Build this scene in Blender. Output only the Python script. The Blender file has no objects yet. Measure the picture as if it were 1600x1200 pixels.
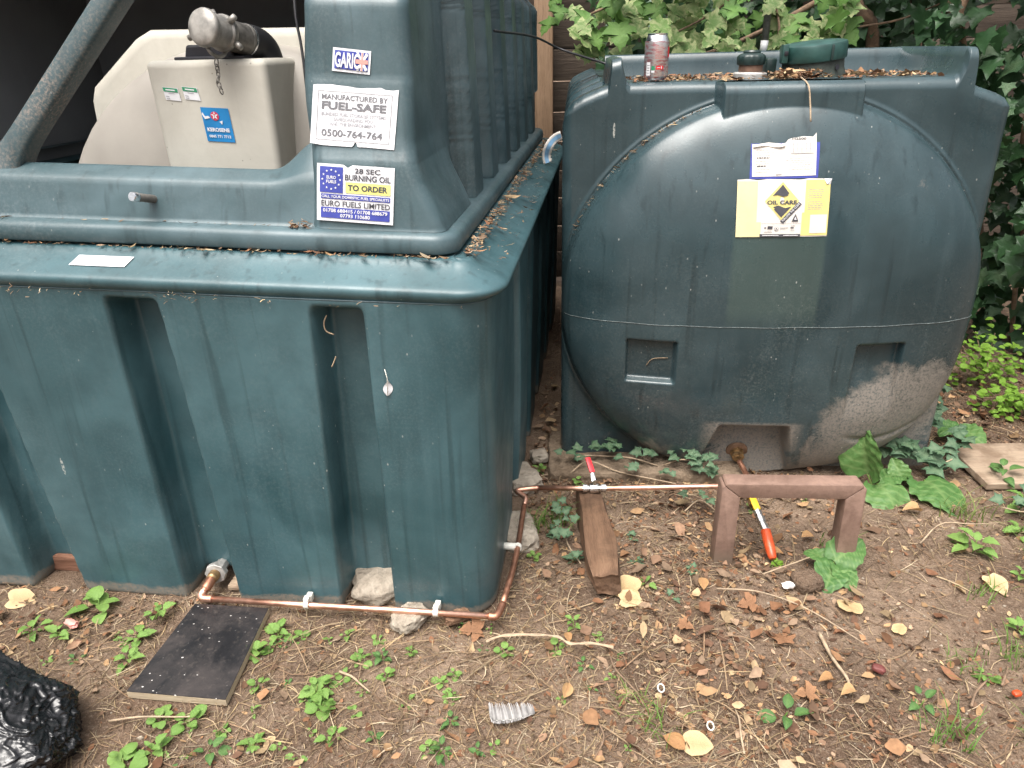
import bpy, bmesh, math, random
import numpy as np
from mathutils import Vector, Matrix
from mathutils import noise as mnoise

random.seed(7)
RNG = np.random.default_rng(11)
SC = bpy.context.scene
COL = SC.collection
R = math.radians

# ------------------------------------------------------------------ camera
def make_camera():
    th, ro = R(24.6), R(1.47)
    F = Vector((0, math.cos(th), -math.sin(th)))
    R0 = Vector((1, 0, 0)); U0 = Vector((0, math.sin(th), math.cos(th)))
    right = R0 * math.cos(ro) - U0 * math.sin(ro)
    up = U0 * math.cos(ro) + R0 * math.sin(ro)
    cd = bpy.data.cameras.new('camera')
    cd.sensor_fit = 'HORIZONTAL'; cd.sensor_width = 36.0
    cd.lens = 36.0 * 1142 / 1600
    cd.clip_start = 0.02; cd.clip_end = 500
    co = bpy.data.objects.new('camera', cd)
    m = Matrix((right, up, -F)).transposed().to_4x4()
    m.translation = (0, 0, 1.25)
    co.matrix_world = m
    COL.objects.link(co)
    SC.camera = co
make_camera()

# ------------------------------------------------------------------ light (soft, cloudy daylight)
SUN_EL, SUN_AZ = 68, -28           # azimuth measured from -Y (behind the camera) towards -X
def make_light():
    w = bpy.data.worlds.new('World'); SC.world = w; w.use_nodes = True
    nt = w.node_tree; nt.nodes.clear()
    out = nt.nodes.new('ShaderNodeOutputWorld'); bg = nt.nodes.new('ShaderNodeBackground')
    sky = nt.nodes.new('ShaderNodeTexSky'); sky.sky_type = 'NISHITA'; sky.sun_disc = False
    az = R(SUN_AZ)
    d = Vector((math.sin(az) * math.cos(R(SUN_EL)), -math.cos(az) * math.cos(R(SUN_EL)), math.sin(R(SUN_EL))))
    sky.sun_elevation = R(SUN_EL)
    sky.sun_rotation = math.atan2(d.x, d.y)
    sky.dust_density = 9.0; sky.air_density = 1.0
    hs = nt.nodes.new('ShaderNodeHueSaturation'); hs.inputs['Saturation'].default_value = 0.32
    nt.links.new(sky.outputs[0], hs.inputs['Color'])
    nt.links.new(hs.outputs[0], bg.inputs[0])
    bg.inputs[1].default_value = 0.15
    nt.links.new(bg.outputs[0], out.inputs[0])
    ld = bpy.data.lights.new('sun', 'SUN'); ld.energy = 1.5; ld.angle = R(45); ld.color = (1, 0.95, 0.88)
    lo = bpy.data.objects.new('sun', ld); COL.objects.link(lo)
    lo.rotation_euler = d.to_track_quat('Z', 'Y').to_euler()
    vs = SC.view_settings
    vs.view_transform = 'Standard'; vs.look = 'None'; vs.gamma = 1; vs.use_curve_mapping = False
    vs.exposure = 0.98
    cy = SC.cycles; cy.max_bounces = 6; cy.diffuse_bounces = 4; cy.glossy_bounces = 3; cy.transmission_bounces = 3; cy.transparent_max_bounces = 4
make_light()

# ------------------------------------------------------------------ helpers: materials
def material(name):
    m = bpy.data.materials.new(name); m.use_nodes = True
    nt = m.node_tree; nt.nodes.clear()
    out = nt.nodes.new('ShaderNodeOutputMaterial'); b = nt.nodes.new('ShaderNodeBsdfPrincipled')
    nt.links.new(b.outputs[0], out.inputs[0])
    return m, nt, b, out

class NT:
    """tiny node-graph builder"""
    def __init__(s, nt): s.nt = nt
    def n(s, t, **kw):
        nd = s.nt.nodes.new(t)
        for k, v in kw.items(): setattr(nd, k, v)
        return nd
    def l(s, a, b): s.nt.links.new(a, b)
    def coords(s, scale=(1, 1, 1), kind='Object', loc=None):
        tc = s.n('ShaderNodeTexCoord'); mp = s.n('ShaderNodeMapping')
        mp.inputs['Scale'].default_value = scale
        s.l(tc.outputs[kind], mp.inputs['Vector'])
        if loc is not None: s.l(loc, mp.inputs['Location'])
        return mp.outputs[0]
    def noise(s, vec, scale, detail=5, rough=0.55, dist=0.0):
        nd = s.n('ShaderNodeTexNoise'); s.l(vec, nd.inputs['Vector'])
        nd.inputs['Scale'].default_value = scale; nd.inputs['Detail'].default_value = detail
        nd.inputs['Roughness'].default_value = rough; nd.inputs['Distortion'].default_value = dist
        return nd.outputs[0]
    def voro(s, vec, scale, feature='F1', out=0, rnd=1.0):
        nd = s.n('ShaderNodeTexVoronoi', feature=feature); s.l(vec, nd.inputs['Vector'])
        nd.inputs['Scale'].default_value = scale; nd.inputs['Randomness'].default_value = rnd
        return nd.outputs[out]
    def voro2(s, vec, scale):
        nd = s.n('ShaderNodeTexVoronoi'); s.l(vec, nd.inputs['Vector']); nd.inputs['Scale'].default_value = scale
        return nd.outputs[0], nd.outputs[1]
    def ramp(s, fac, stops, interp='LINEAR'):
        nd = s.n('ShaderNodeValToRGB'); nd.color_ramp.interpolation = interp
        cr = nd.color_ramp
        while len(cr.elements) < len(stops): cr.elements.new(0.5)
        for e, (p, c) in zip(cr.elements, stops):
            e.position = p; e.color = (*c, 1) if len(c) == 3 else c
        s.l(fac, nd.inputs[0]); return nd.outputs[0]
    def rng(s, v, a, b, c=0.0, d=1.0):
        nd = s.n('ShaderNodeMapRange'); s.l(v, nd.inputs[0])
        for i, x in zip((1, 2, 3, 4), (a, b, c, d)): nd.inputs[i].default_value = x
        return nd.outputs[0]
    def math(s, op, a, b=None):
        nd = s.n('ShaderNodeMath', operation=op)
        for i, x in enumerate((a, b)):
            if x is None: continue
            if isinstance(x, (int, float)): nd.inputs[i].default_value = x
            else: s.l(x, nd.inputs[i])
        return nd.outputs[0]
    def mix(s, fac, a, b, blend='MIX'):
        nd = s.n('ShaderNodeMix', data_type='RGBA', blend_type=blend)
        for i, x in ((0, fac), (6, a), (7, b)):
            if isinstance(x, (int, float)): nd.inputs[i].default_value = x
            elif isinstance(x, tuple): nd.inputs[i].default_value = (*x, 1)
            else: s.l(x, nd.inputs[i])
        return nd.outputs[2]
    def bump(s, h, strength=0.3, dist=0.01, normal=None):
        nd = s.n('ShaderNodeBump'); s.l(h, nd.inputs['Height'])
        nd.inputs['Strength'].default_value = strength; nd.inputs['Distance'].default_value = dist
        if normal is not None: s.l(normal, nd.inputs['Normal'])
        return nd.outputs[0]
    def xyz(s, vec):
        nd = s.n('ShaderNodeSeparateXYZ'); s.l(vec, nd.inputs[0]); return nd.outputs

def setp(b, rough=0.5, metal=0.0, spec=0.5, color=None):
    b.inputs['Roughness'].default_value = rough; b.inputs['Metallic'].default_value = metal
    b.inputs['Specular IOR Level'].default_value = spec
    if color is not None: b.inputs['Base Color'].default_value = (*color, 1)

def simple(name, color, rough=0.5, metal=0.0, spec=0.5, var=0.25, scale=30, bump=0.15, bdist=0.002):
    """one colour with a little mottling and relief"""
    m, nt, b, _ = material(name); g = NT(nt)
    setp(b, rough, metal, spec)
    v = g.coords(); n = g.noise(v, scale, 6)
    dark = tuple(c * (1 - var) for c in color); lite = tuple(min(1, c * (1 + var)) for c in color)
    g.l(g.ramp(n, [(0.3, dark), (0.7, lite)]), b.inputs['Base Color'])
    g.l(g.rng(n, 0.3, 0.7, max(0.02, rough - 0.08), min(1, rough + 0.1)), b.inputs['Roughness'])
    if bump: g.l(g.bump(g.noise(v, scale * 4, 4), bump, bdist), b.inputs['Normal'])
    return m

def tank_plastic(name, base, fade, dust, dust_amt, mud_h, specks=1.0, scuff=0.5, rough=0.42, patch=None, mud_col=(0.2, 0.165, 0.13)):
    """rotomoulded green polyethylene: faded blotches, run-off streaks, specks, scratches, mud low down"""
    m, nt, b, _ = material(name); g = NT(nt)
    v = g.coords(); z = g.xyz(v)
    big = g.noise(v, 2.3, 3, 0.6, 0.6)
    c = g.mix(g.rng(big, 0.36, 0.64), tuple(x * 0.85 for x in base), tuple(x * 1.12 for x in fade))
    mid = g.noise(v, 9.0, 4, 0.6)
    c = g.mix(g.math('MULTIPLY', g.rng(mid, 0.42, 0.75), 0.55), c, tuple(x * 0.62 for x in base))
    # streaks running down
    vs = g.coords((22, 22, 1.3)); st = g.noise(vs, 1.0, 3, 0.6, 0.4)
    c = g.mix(g.math('MULTIPLY', g.rng(st, 0.52, 0.74), 0.45 * scuff + 0.12), c, fade)
    st2 = g.noise(g.coords((30, 30, 1.0)), 1.3, 2, 0.6, 0.3)
    c = g.mix(g.math('MULTIPLY', g.rng(st2, 0.57, 0.7), 0.5), c, tuple(x * 0.5 for x in base))
    if patch is not None:                       # unfaded rectangle where a bigger label once was
        x0, x1, z0, z1 = patch
        inx = g.math('MULTIPLY', g.rng(z[0], x0 - .006, x0 + .006), g.rng(z[0], x1 + .006, x1 - .006))
        inz = g.math('MULTIPLY', g.rng(z[2], z0 - .015, z0 + .05), g.rng(z[2], z1 + .006, z1 - .006))
        c = g.mix(g.math('MULTIPLY', g.math('MULTIPLY', inx, inz), 0.55), c, (0.050, 0.080, 0.070))
    # fine pale dust
    fine = g.noise(v, 160, 3, 0.7); region = g.noise(v, 3.2, 4, 0.6, 0.8)
    dm = g.math('MULTIPLY', g.rng(fine, 0.45, 0.72), g.rng(region, 0.35, 0.7))
    if mud_h > 0.2: dm = g.math('MULTIPLY', dm, g.rng(z[2], 0.35, 0.75, 1.0, 0.25))
    c = g.mix(g.math('MULTIPLY', dm, dust_amt), c, dust)
    # mud splashed near the ground, torn outline
    mn = g.noise(v, 5.5, 6, 0.68, 0.7)
    if mud_h > 0:
        lim = g.math('ADD', g.rng(z[2], 0.0, mud_h, 0.02 if mud_h > 0.2 else 0.30, -0.35), g.rng(z[0], 0.25, 0.9, 0.0, 0.20 if mud_h > 0.2 else 0.0))
        mask = g.rng(g.math('ADD', mn, lim), 0.52, 0.62)
        if mud_h > 0.2:                         # dried splash right of the outlet and in the outlet recess
            dx = g.math('DIVIDE', g.math('SUBTRACT', z[0], 0.98), 0.20); dz = g.math('DIVIDE', g.math('SUBTRACT', z[2], g.math('MULTIPLY', z[0], 0.20)), 0.19)
            e = g.math('ADD', g.math('MULTIPLY', dx, dx), g.math('MULTIPLY', dz, dz))
            mask = g.math('MAXIMUM', mask, g.rng(g.math('ADD', e, g.math('MULTIPLY', mn, 2.4)), 2.35, 1.95))
            bx = g.math('MULTIPLY', g.rng(z[0], 0.42, 0.47), g.rng(z[0], 0.735, 0.70)); bz = g.math('MULTIPLY', g.rng(z[2], 0.215, 0.20), g.rng(g.math('ADD', z[2], g.math('MULTIPLY', mn, 0.10)), 0.125, 0.14))
            mask = g.math('MAXIMUM', mask, g.math('MULTIPLY', bx, bz))
        mask = g.math('MULTIPLY', mask, g.rng(fine, 0.36, 0.55, 0.35, 1.0))
        c = g.mix(g.math('MULTIPLY', mask, 0.82), c, mud_col)
    else: mask = None
    # specks (bird lime, grit) and short scratches
    vo, vc = g.voro2(g.coords((1, 1, 0.6)), 75)
    sep = g.n('ShaderNodeSeparateColor'); g.l(vc, sep.inputs[0])
    size = g.rng(sep.outputs[0], 0.62, 1.0, 0.0, 0.15)
    sm = g.math('MULTIPLY', g.math('LESS_THAN', vo, size), g.rng(region, 0.42, 0.62, 0.0, 1.0))
    c = g.mix(g.math('MULTIPLY', sm, 0.55 * specks), c, (0.5, 0.5, 0.46))
    vo2, vc2 = g.voro2(g.coords((1, 1, 0.16)), 17)
    sep2 = g.n('ShaderNodeSeparateColor'); g.l(vc2, sep2.inputs[0])
    sm2 = g.math('LESS_THAN', vo2, g.rng(sep2.outputs[1], 0.8, 1.0, 0.0, 0.07))
    sm2 = g.math('MULTIPLY', sm2, g.rng(fine, 0.42, 0.55))
    c = g.mix(g.math('MULTIPLY', sm2, 0.6 * specks), c, (0.55, 0.55, 0.5))
    g.l(c, b.inputs['Base Color'])
    rr = g.rng(mid, 0.3, 0.7, rough - 0.06, rough + 0.12)
    if mask is not None: rr = g.math('MAXIMUM', rr, g.math('MULTIPLY', mask, 0.9))
    g.l(rr, b.inputs['Roughness'])
    b.inputs['Specular IOR Level'].default_value = 0.62
    hgt = g.math('ADD', g.math('MULTIPLY', g.noise(v, 5, 1), 1.0), g.math('MULTIPLY', g.noise(v, 210, 1), 0.05))
    g.l(g.bump(hgt, 0.35, 0.008), b.inputs['Normal'])
    return m

def attr_mat(name, rough=0.85, transl=0.0, spec=0.25):
    """colour comes from a per-piece colour attribute"""
    m, nt, b, out = material(name); g = NT(nt); setp(b, rough, 0, spec)
    a = g.n('ShaderNodeAttribute', attribute_name='Col')
    n = g.noise(g.coords((1, 1, 1), 'Object'), 90, 4)
    c = g.mix(0.5, a.outputs[0], g.ramp(n, [(0.3, (0.55, 0.55, 0.55)), (0.7, (1.3, 1.3, 1.3))]), 'MULTIPLY')
    g.l(c, b.inputs['Base Color'])
    if transl:
        t = g.n('ShaderNodeBsdfTranslucent'); g.l(c, t.inputs[0])
        mx = g.n('ShaderNodeMixShader'); mx.inputs[0].default_value = transl
        g.l(b.outputs[0], mx.inputs[1]); g.l(t.outputs[0], mx.inputs[2]); g.l(mx.outputs[0], out.inputs[0])
    return m

def leaf_mat(name, c1, c2, margin=None, rough=0.45, transl=0.25, scale=25, vein=None, holes=False):
    """leaf whose tone varies from piece to piece"""
    m, nt, b, out = material(name); g = NT(nt); setp(b, rough, 0, 0.4)
    oi = g.n('ShaderNodeObjectInfo')
    v = g.coords((1, 1, 1)); 
    add = g.n('ShaderNodeVectorMath', operation='ADD'); g.l(v, add.inputs[0])
    cmb = g.n('ShaderNodeCombineXYZ'); g.l(g.math('MULTIPLY', oi.outputs['Random'], 37.0), cmb.inputs[0]); g.l(cmb.outputs[0], add.inputs[1])
    vv = add.outputs[0]
    c = g.mix(oi.outputs['Random'], c1, c2)
    n = g.noise(vv, scale, 5, 0.6)
    c = g.mix(g.rng(n, 0.35, 0.75, 0, 0.5), c, tuple(x * 1.5 for x in c1))
    if margin is not None:
        n2 = g.noise(vv, 3.2, 5, 0.7, 0.5)
        c = g.mix(g.rng(n2, 0.44, 0.56, 0.12, 0.95), c, margin)
    if vein is not None:
        a = g.n('ShaderNodeAttribute', attribute_name='vein')
        c = g.mix(g.math('MULTIPLY', a.outputs['Fac'], 0.6), c, vein)
    g.l(c, b.inputs['Base Color'])
    g.l(g.bump(n, 0.35, 0.01), b.inputs['Normal'])
    t = g.n('ShaderNodeBsdfTranslucent'); g.l(c, t.inputs[0])
    mx = g.n('ShaderNodeMixShader'); mx.inputs[0].default_value = transl
    g.l(b.outputs[0], mx.inputs[1]); g.l(t.outputs[0], mx.inputs[2]); g.l(mx.outputs[0], out.inputs[0])
    return m

# ------------------------------------------------------------------ helpers: geometry
def link(o, parent=None):
    COL.objects.link(o)
    if parent is not None: o.parent = parent
    return o

def mesh_data(name, verts, faces, mat=None, smooth=True):
    me = bpy.data.meshes.new(name)
    me.from_pydata([tuple(map(float, v)) for v in verts], [], [tuple(map(int, f)) for f in faces])
    me.validate()
    if mat: me.materials.append(mat)
    if smooth: me.polygons.foreach_set('use_smooth', [True] * len(me.polygons))
    me.update(); return me

def fast_mesh(name, V, Q, mat=None, smooth=True, col=None):
    """V (n,3), Q (m,k) numpy, all faces k-gons"""
    me = bpy.data.meshes.new(name); V = np.asarray(V, np.float32); Q = np.asarray(Q, np.int32)
    k = Q.shape[1]
    me.vertices.add(len(V)); me.vertices.foreach_set('co', V.ravel())
    me.loops.add(Q.size); me.loops.foreach_set('vertex_index', Q.ravel())
    me.polygons.add(len(Q)); me.polygons.foreach_set('loop_start', np.arange(0, Q.size, k, dtype=np.int32))
    me.polygons.foreach_set('loop_total', np.full(len(Q), k, np.int32))
    if smooth: me.polygons.foreach_set('use_smooth', np.ones(len(Q), bool))
    if col is not None:
        a = me.color_attributes.new('Col', 'FLOAT_COLOR', 'POINT')
        c = np.ones((len(V), 4), np.float32); c[:, :3] = col
        a.data.foreach_set('color', c.ravel())
    me.update(calc_edges=True)
    if mat: me.materials.append(mat)
    return me

def obj(name, me, parent=None, loc=None, rot=None):
    o = bpy.data.objects.new(name, me)
    if loc is not None: o.location = loc
    if rot is not None: o.rotation_euler = rot
    return link(o, parent)

def grid_quads(nu, nv, cu=False, flip=False, base=0):
    i = np.arange(nu if cu else nu - 1); j = np.arange(nv - 1)
    I, J = np.meshgrid(i, j, indexing='ij'); I2 = (I + 1) % nu
    q = np.stack([I * nv + J, I2 * nv + J, I2 * nv + J + 1, I * nv + J + 1], -1).reshape(-1, 4)
    return (q[:, ::-1] if flip else q) + base

def sheet(name, P, mat, parent=None, cu=False, flip=False):
    nu, nv = P.shape[:2]
    return obj(name, fast_mesh(name, P.reshape(-1, 3), grid_quads(nu, nv, cu, flip), mat), parent)

def thing(name, label, cat, loc=(0, 0, 0), rotz=0, group=None, rot=None):
    o = bpy.data.objects.new(name, None); COL.objects.link(o)
    o.empty_display_size = 0.05
    o.location = loc; o.rotation_euler = rot if rot is not None else (0, 0, rotz)
    return tag(o, label, cat, group)

def tag(o, label=None, cat=None, group=None, kind=None):
    if label: o['label'] = label
    if cat: o['category'] = cat
    if group: o['group'] = group
    if kind: o['kind'] = kind
    return o

def smooth_path(pts, n=8):
    """Catmull-Rom through the points"""
    p = [Vector(q) for q in pts]; p = [p[0] * 2 - p[1]] + p + [p[-1] * 2 - p[-2]]
    out = []
    for i in range(1, len(p) - 2):
        for k in range(n):
            t = k / n
            a, b, c, d = p[i - 1], p[i], p[i + 1], p[i + 2]
            out.append(0.5 * ((2 * b) + (c - a) * t + (2 * a - 5 * b + 4 * c - d) * t * t + (3 * b - a - 3 * c + d) * t ** 3))
    out.append(p[-2]); return out

def tube_arrays(path, rad, seg=10, cap=True):
    path = [Vector(p) for p in path]; n = len(path)
    rads = [rad] * n if isinstance(rad, (int, float)) else list(rad)
    V, Fs = [], []
    t0 = (path[1] - path[0]).normalized()
    ref = Vector((0, 0, 1)) if abs(t0.z) < 0.9 else Vector((1, 0, 0))
    nrm = t0.cross(ref).normalized()
    for i, p in enumerate(path):
        t = (path[min(i + 1, n - 1)] - path[max(i - 1, 0)]).normalized()
        nrm = (nrm - t * nrm.dot(t)).normalized(); bi = t.cross(nrm)
        for k in range(seg):
            a = 2 * math.pi * k / seg
            V.append(p + (nrm * math.cos(a) + bi * math.sin(a)) * rads[i])
    for i in range(n - 1):
        for k in range(seg):
            k2 = (k + 1) % seg
            Fs.append((i * seg + k, i * seg + k2, (i + 1) * seg + k2, (i + 1) * seg + k))
    if cap:
        Fs.append(tuple(range(seg))[::-1]); Fs.append(tuple((n - 1) * seg + k for k in range(seg)))
    return V, Fs

def tube(name, path, rad, mat, parent=None, seg=10):
    V, Fs = tube_arrays(path, rad, seg)
    return obj(name, mesh_data(name, V, Fs, mat), parent)

def lathe_arrays(prof, seg=28, axis_o=(0, 0, 0), axis_d=(0, 0, 1)):
    """prof: list of (radius, height) along axis"""
    d = Vector(axis_d).normalized(); o = Vector(axis_o)
    ref = Vector((0, 0, 1)) if abs(d.z) < 0.9 else Vector((1, 0, 0))
    u = d.cross(ref).normalized(); w = d.cross(u)
    V, Fs = [], []
    for r, hh in prof:
        for k in range(seg):
            a = 2 * math.pi * k / seg
            V.append(o + d * hh + (u * math.cos(a) + w * math.sin(a)) * r)
    for i in range(len(prof) - 1):
        for k in range(seg):
            k2 = (k + 1) % seg
            Fs.append((i * seg + k, i * seg + k2, (i + 1) * seg + k2, (i + 1) * seg + k))
    if prof[0][0] > 1e-5: Fs.append(tuple(range(seg))[::-1])
    if prof[-1][0] > 1e-5: Fs.append(tuple((len(prof) - 1) * seg + k for k in range(seg)))
    return V, Fs

def lathe(name, prof, mat, parent=None, o=(0, 0, 0), d=(0, 0, 1), seg=28, sharp=35):
    V, Fs = lathe_arrays(prof, seg, o, d)
    me = mesh_data(name, V, Fs, mat); me.set_sharp_from_angle(angle=R(sharp))
    return obj(name, me, parent)

def box_mesh(name, size, mat, bevel=0.003, jitter=0.0, seg=2, sub=0, center=(0, 0, 0)):
    bm = bmesh.new(); bmesh.ops.create_cube(bm, size=1)
    for v in bm.verts: v.co = Vector((v.co.x * size[0], v.co.y * size[1], v.co.z * size[2]))
    if bevel: bmesh.ops.bevel(bm, geom=list(bm.edges), offset=bevel, segments=seg, affect='EDGES', profile=0.5)
    if sub: bmesh.ops.subdivide_edges(bm, edges=list(bm.edges), cuts=sub, use_grid_fill=True)
    for v in bm.verts:
        if jitter:
            v.co += Vector(mnoise.noise_vector(v.co * 14 + Vector((size[0] * 9, 3, 1)))) * jitter
        v.co += Vector(center)
    me = bpy.data.meshes.new(name); bm.to_mesh(me); bm.free()
    me.polygons.foreach_set('use_smooth', [True] * len(me.polygons)); me.set_sharp_from_angle(angle=R(40))
    me.materials.append(mat); return me

def sstep(x, a, b):
    t = np.clip((x - a) / (b - a), 0, 1); return t * t * (3 - 2 * t)

def vnoise(x, y, seed=0):
    """smooth value noise, numpy"""
    xi = np.floor(x).astype(np.int64); yi = np.floor(y).astype(np.int64); fx = x - xi; fy = y - yi
    fx = fx * fx * (3 - 2 * fx); fy = fy * fy * (3 - 2 * fy)
    def h(a, b):
        k = (a * 374761393 + b * 668265263 + seed * 1442695041) & 0xffffffff
        k = ((k ^ (k >> 13)) * 1274126177) & 0xffffffff
        return ((k ^ (k >> 16)) & 0xffff) / 65535.0
    return (h(xi, yi) * (1 - fx) + h(xi + 1, yi) * fx) * (1 - fy) + (h(xi, yi + 1) * (1 - fx) + h(xi + 1, yi + 1) * fx) * fy

def fbm(x, y, seed=0, oct=4):
    s = 0; a = 0.5
    for k in range(oct): s = s + a * (vnoise(x * 2 ** k, y * 2 ** k, seed + k) - 0.5); a *= 0.5
    return s

# ------------------------------------------------------------------ helpers: print on stickers
def text_arrays(s, bold=0.0):
    c = bpy.data.curves.new('t', 'FONT'); c.body = s; c.size = 1; c.offset = bold; c.resolution_u = 3
    o = bpy.data.objects.new('t', c)
    me = bpy.data.meshes.new_from_object(o)
    V = np.array([v.co[:2] for v in me.vertices]); Fs = [tuple(p.vertices) for p in me.polygons]
    bpy.data.objects.remove(o); bpy.data.curves.remove(c); bpy.data.meshes.remove(me)
    V = (V - V.min(0)) / (V.max(0) - V.min(0)); return V, Fs

class Print:
    """flat print gathered per colour, mapped on to a surface by fn(u, v, offset)"""
    def __init__(s, fn): s.fn = fn; s.L = {}
    def add(s, layer, V, Fs):
        A = s.L.setdefault(layer, ([], [])); b = len(A[0])
        A[0].extend([tuple(v) for v in V]); A[1].extend([tuple(i + b for i in f) for f in Fs])
    def text(s, layer, t, u0, v0, u1, v1, bold=0.0, shear=0.0, rot=None):
        V, Fs = text_arrays(t, bold)
        x = V[:, 0] + V[:, 1] * shear; y = V[:, 1]
        if rot is None: P = np.stack([u0 + x * (u1 - u0), v0 + y * (v1 - v0)], 1)
        else:                                   # rot: baseline from (u0,v0) to (u1,v1), rot = height vector
            P = np.stack([u0 + x * (u1 - u0) + y * rot[0], v0 + x * (v1 - v0) + y * rot[1]], 1)
        s.add(layer, P, Fs)
    def rect(s, layer, u0, v0, u1, v1, n=6):
        m = 6 if abs(v1 - v0) > 0.15 else 1
        V = [(u0 + (u1 - u0) * i / n, v0 + (v1 - v0) * j / m) for i in range(n + 1) for j in range(m + 1)]
        k = m + 1
        s.add(layer, V, [(i * k + j, (i + 1) * k + j, (i + 1) * k + j + 1, i * k + j + 1) for i in range(n) for j in range(m)])
    def poly(s, layer, pts): s.add(layer, pts, [tuple(range(len(pts)))])
    def frame(s, layer, u0, v0, u1, v1, tu, tv):
        s.rect(layer, u0, v0, u1, v0 + tv); s.rect(layer, u0, v1 - tv, u1, v1)
        s.rect(layer, u0, v0 + tv, u0 + tu, v1 - tv, 1); s.rect(layer, u1 - tu, v0 + tv, u1, v1 - tv, 1)
    def disc(s, layer, cu, cv, ru, rv, n=14):
        s.poly(layer, [(cu + ru * math.cos(2 * math.pi * k / n), cv + rv * math.sin(2 * math.pi * k / n)) for k in range(n)])
    def star(s, layer, cu, cv, ru, rv, inner=0.42, n=5):
        s.poly(layer, [(cu + (ru if k % 2 == 0 else ru * inner) * math.sin(math.pi * k / n), cv + (rv if k % 2 == 0 else rv * inner) * math.cos(math.pi * k / n)) for k in range(2 * n)])
    def build(s, names, parent):
        for i, (layer, (V, Fs)) in enumerate(s.L.items()):
            nm, mat, off = names[layer]
            W = [s.fn(u, v, off * 1.7 - 0.0005 if off > 0.001 else off) for u, v in V]
            tag(obj(nm, mesh_data(nm, W, Fs, mat, smooth=False), parent), kind='stuff' if len(Fs) > 1 else None)

def sticker_base(name, fn, mat, parent, top=None, bot=None, nu=28, nv=48, off=0.0010, label=None, left=None, right=None):
    P = np.zeros((nu + 1, nv + 1, 3))
    for i in range(nu + 1):
        for j in range(nv + 1):
            u = i / nu; b = bot(u) if bot else 0.0; t = top(u) if top else 1.0
            v = b + (t - b) * j / nv
            P[i, j] = fn(u, v, off)
    o = sheet(name, P, mat, parent)
    if label: o['label'] = label
    return o

# ------------------------------------------------------------------ materials
M = {}
M['bund'] = tank_plastic('bund_plastic', (0.023, 0.070, 0.082), (0.052, 0.110, 0.125), (0.20, 0.24, 0.24), 0.20, 0.06, 0.9, 0.6, 0.40)
M['hood'] = tank_plastic('hood_plastic', (0.034, 0.072, 0.082), (0.070, 0.112, 0.127), (0.25, 0.27, 0.27), 0.24, 0.0, 0.5, 0.5, 0.43)
M['tank'] = tank_plastic('weathered_plastic', (0.016, 0.038, 0.045), (0.038, 0.064, 0.072), (0.24, 0.26, 0.24), 0.36, 0.40, 1.0, 0.8, 0.27, patch=(0.462, 0.704, 0.525, 0.80), mud_col=(0.25, 0.215, 0.18))
M['cap_green'] = simple('green_cap_plastic', (0.02, 0.062, 0.055), 0.4, var=0.3)
M['cap_dark'] = simple('dark_cap_plastic', (0.013, 0.028, 0.026), 0.35, var=0.3)
M['collar'] = simple('dusty_dark_collar', (0.035, 0.045, 0.038), 0.75, var=0.5, scale=60)
M['white_tank'] = None
M['lightened_interior'] = simple('lightened_inner_plastic', (0.27, 0.28, 0.30), 0.6, var=0.15, scale=4)  # hood plastic coloured paler on the inside to lift its shade
def dirty_white():
    m, nt, b, _ = material('dirty_white_plastic'); g = NT(nt); setp(b, 0.68, 0, 0.25)
    v = g.coords(); n = g.noise(v, 4, 6, 0.65, 0.5); n2 = g.noise(v, 40, 5, 0.7)
    c = g.mix(g.rng(n, 0.4, 0.75, 0, 0.75), (0.50, 0.48, 0.42), (0.37, 0.345, 0.295))
    st = g.noise(g.coords((25, 25, 1.5)), 1, 4, 0.6)
    c = g.mix(g.rng(st, 0.60, 0.75, 0, 0.18), c, (0.28, 0.26, 0.22))
    vo, vc = g.voro2(v, 55); sp = g.n('ShaderNodeSeparateColor'); g.l(vc, sp.inputs[0])
    c = g.mix(g.math('MULTIPLY', g.math('LESS_THAN', vo, g.rng(sp.outputs[0], 0.75, 1, 0, 0.13)), 0.5), c, (0.10, 0.09, 0.08))
    c = g.mix(g.rng(n2, 0.5, 0.8, 0, 0.3), c, (0.4, 0.37, 0.32))
    g.l(c, b.inputs['Base Color']); g.l(g.bump(n, 0.3, 0.01), b.inputs['Normal']); return m
M['white_tank'] = dirty_white()
M['white'] = simple('white_vinyl', (0.66, 0.66, 0.68), 0.45, var=0.05, scale=20, bump=0)
M['paper'] = simple('faded_paper', (0.65, 0.61, 0.56), 0.7, var=0.06, scale=14, bump=0.2)
M['ink'] = simple('grey_ink', (0.12, 0.12, 0.13), 0.5, var=0.1, bump=0)
M['ink_pale'] = simple('faded_ink', (0.30, 0.30, 0.32), 0.5, var=0.1, bump=0)
M['blue_ink'] = simple('blue_ink', (0.045, 0.06, 0.30), 0.45, var=0.15, bump=0)
M['cyan_ink'] = simple('bright_blue_vinyl', (0.012, 0.19, 0.45), 0.4, var=0.15, scale=18, bump=0)
M['yellow_ink'] = simple('faded_yellow_ink', (0.66, 0.56, 0.20), 0.55, var=0.08, bump=0)
M['pale_yellow'] = simple('pale_yellow_ink', (0.66, 0.58, 0.32), 0.6, var=0.06, bump=0)
M['lemon'] = simple('lemon_ink', (0.70, 0.66, 0.20), 0.45, var=0.05, bump=0)
M['black_ink'] = simple('black_ink', (0.06, 0.06, 0.07), 0.5, var=0.15, bump=0)
M['pink_ink'] = simple('faded_red_ink', (0.62, 0.28, 0.24), 0.5, var=0.1, bump=0)
M['red_ink'] = simple('red_ink', (0.50, 0.04, 0.08), 0.4, var=0.1, bump=0)
M['green_ink'] = simple('green_ink', (0.03, 0.24, 0.12), 0.45, var=0.1, bump=0)
M['black_plastic'] = simple('black_plastic', (0.018, 0.018, 0.024), 0.42, var=0.3)
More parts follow.
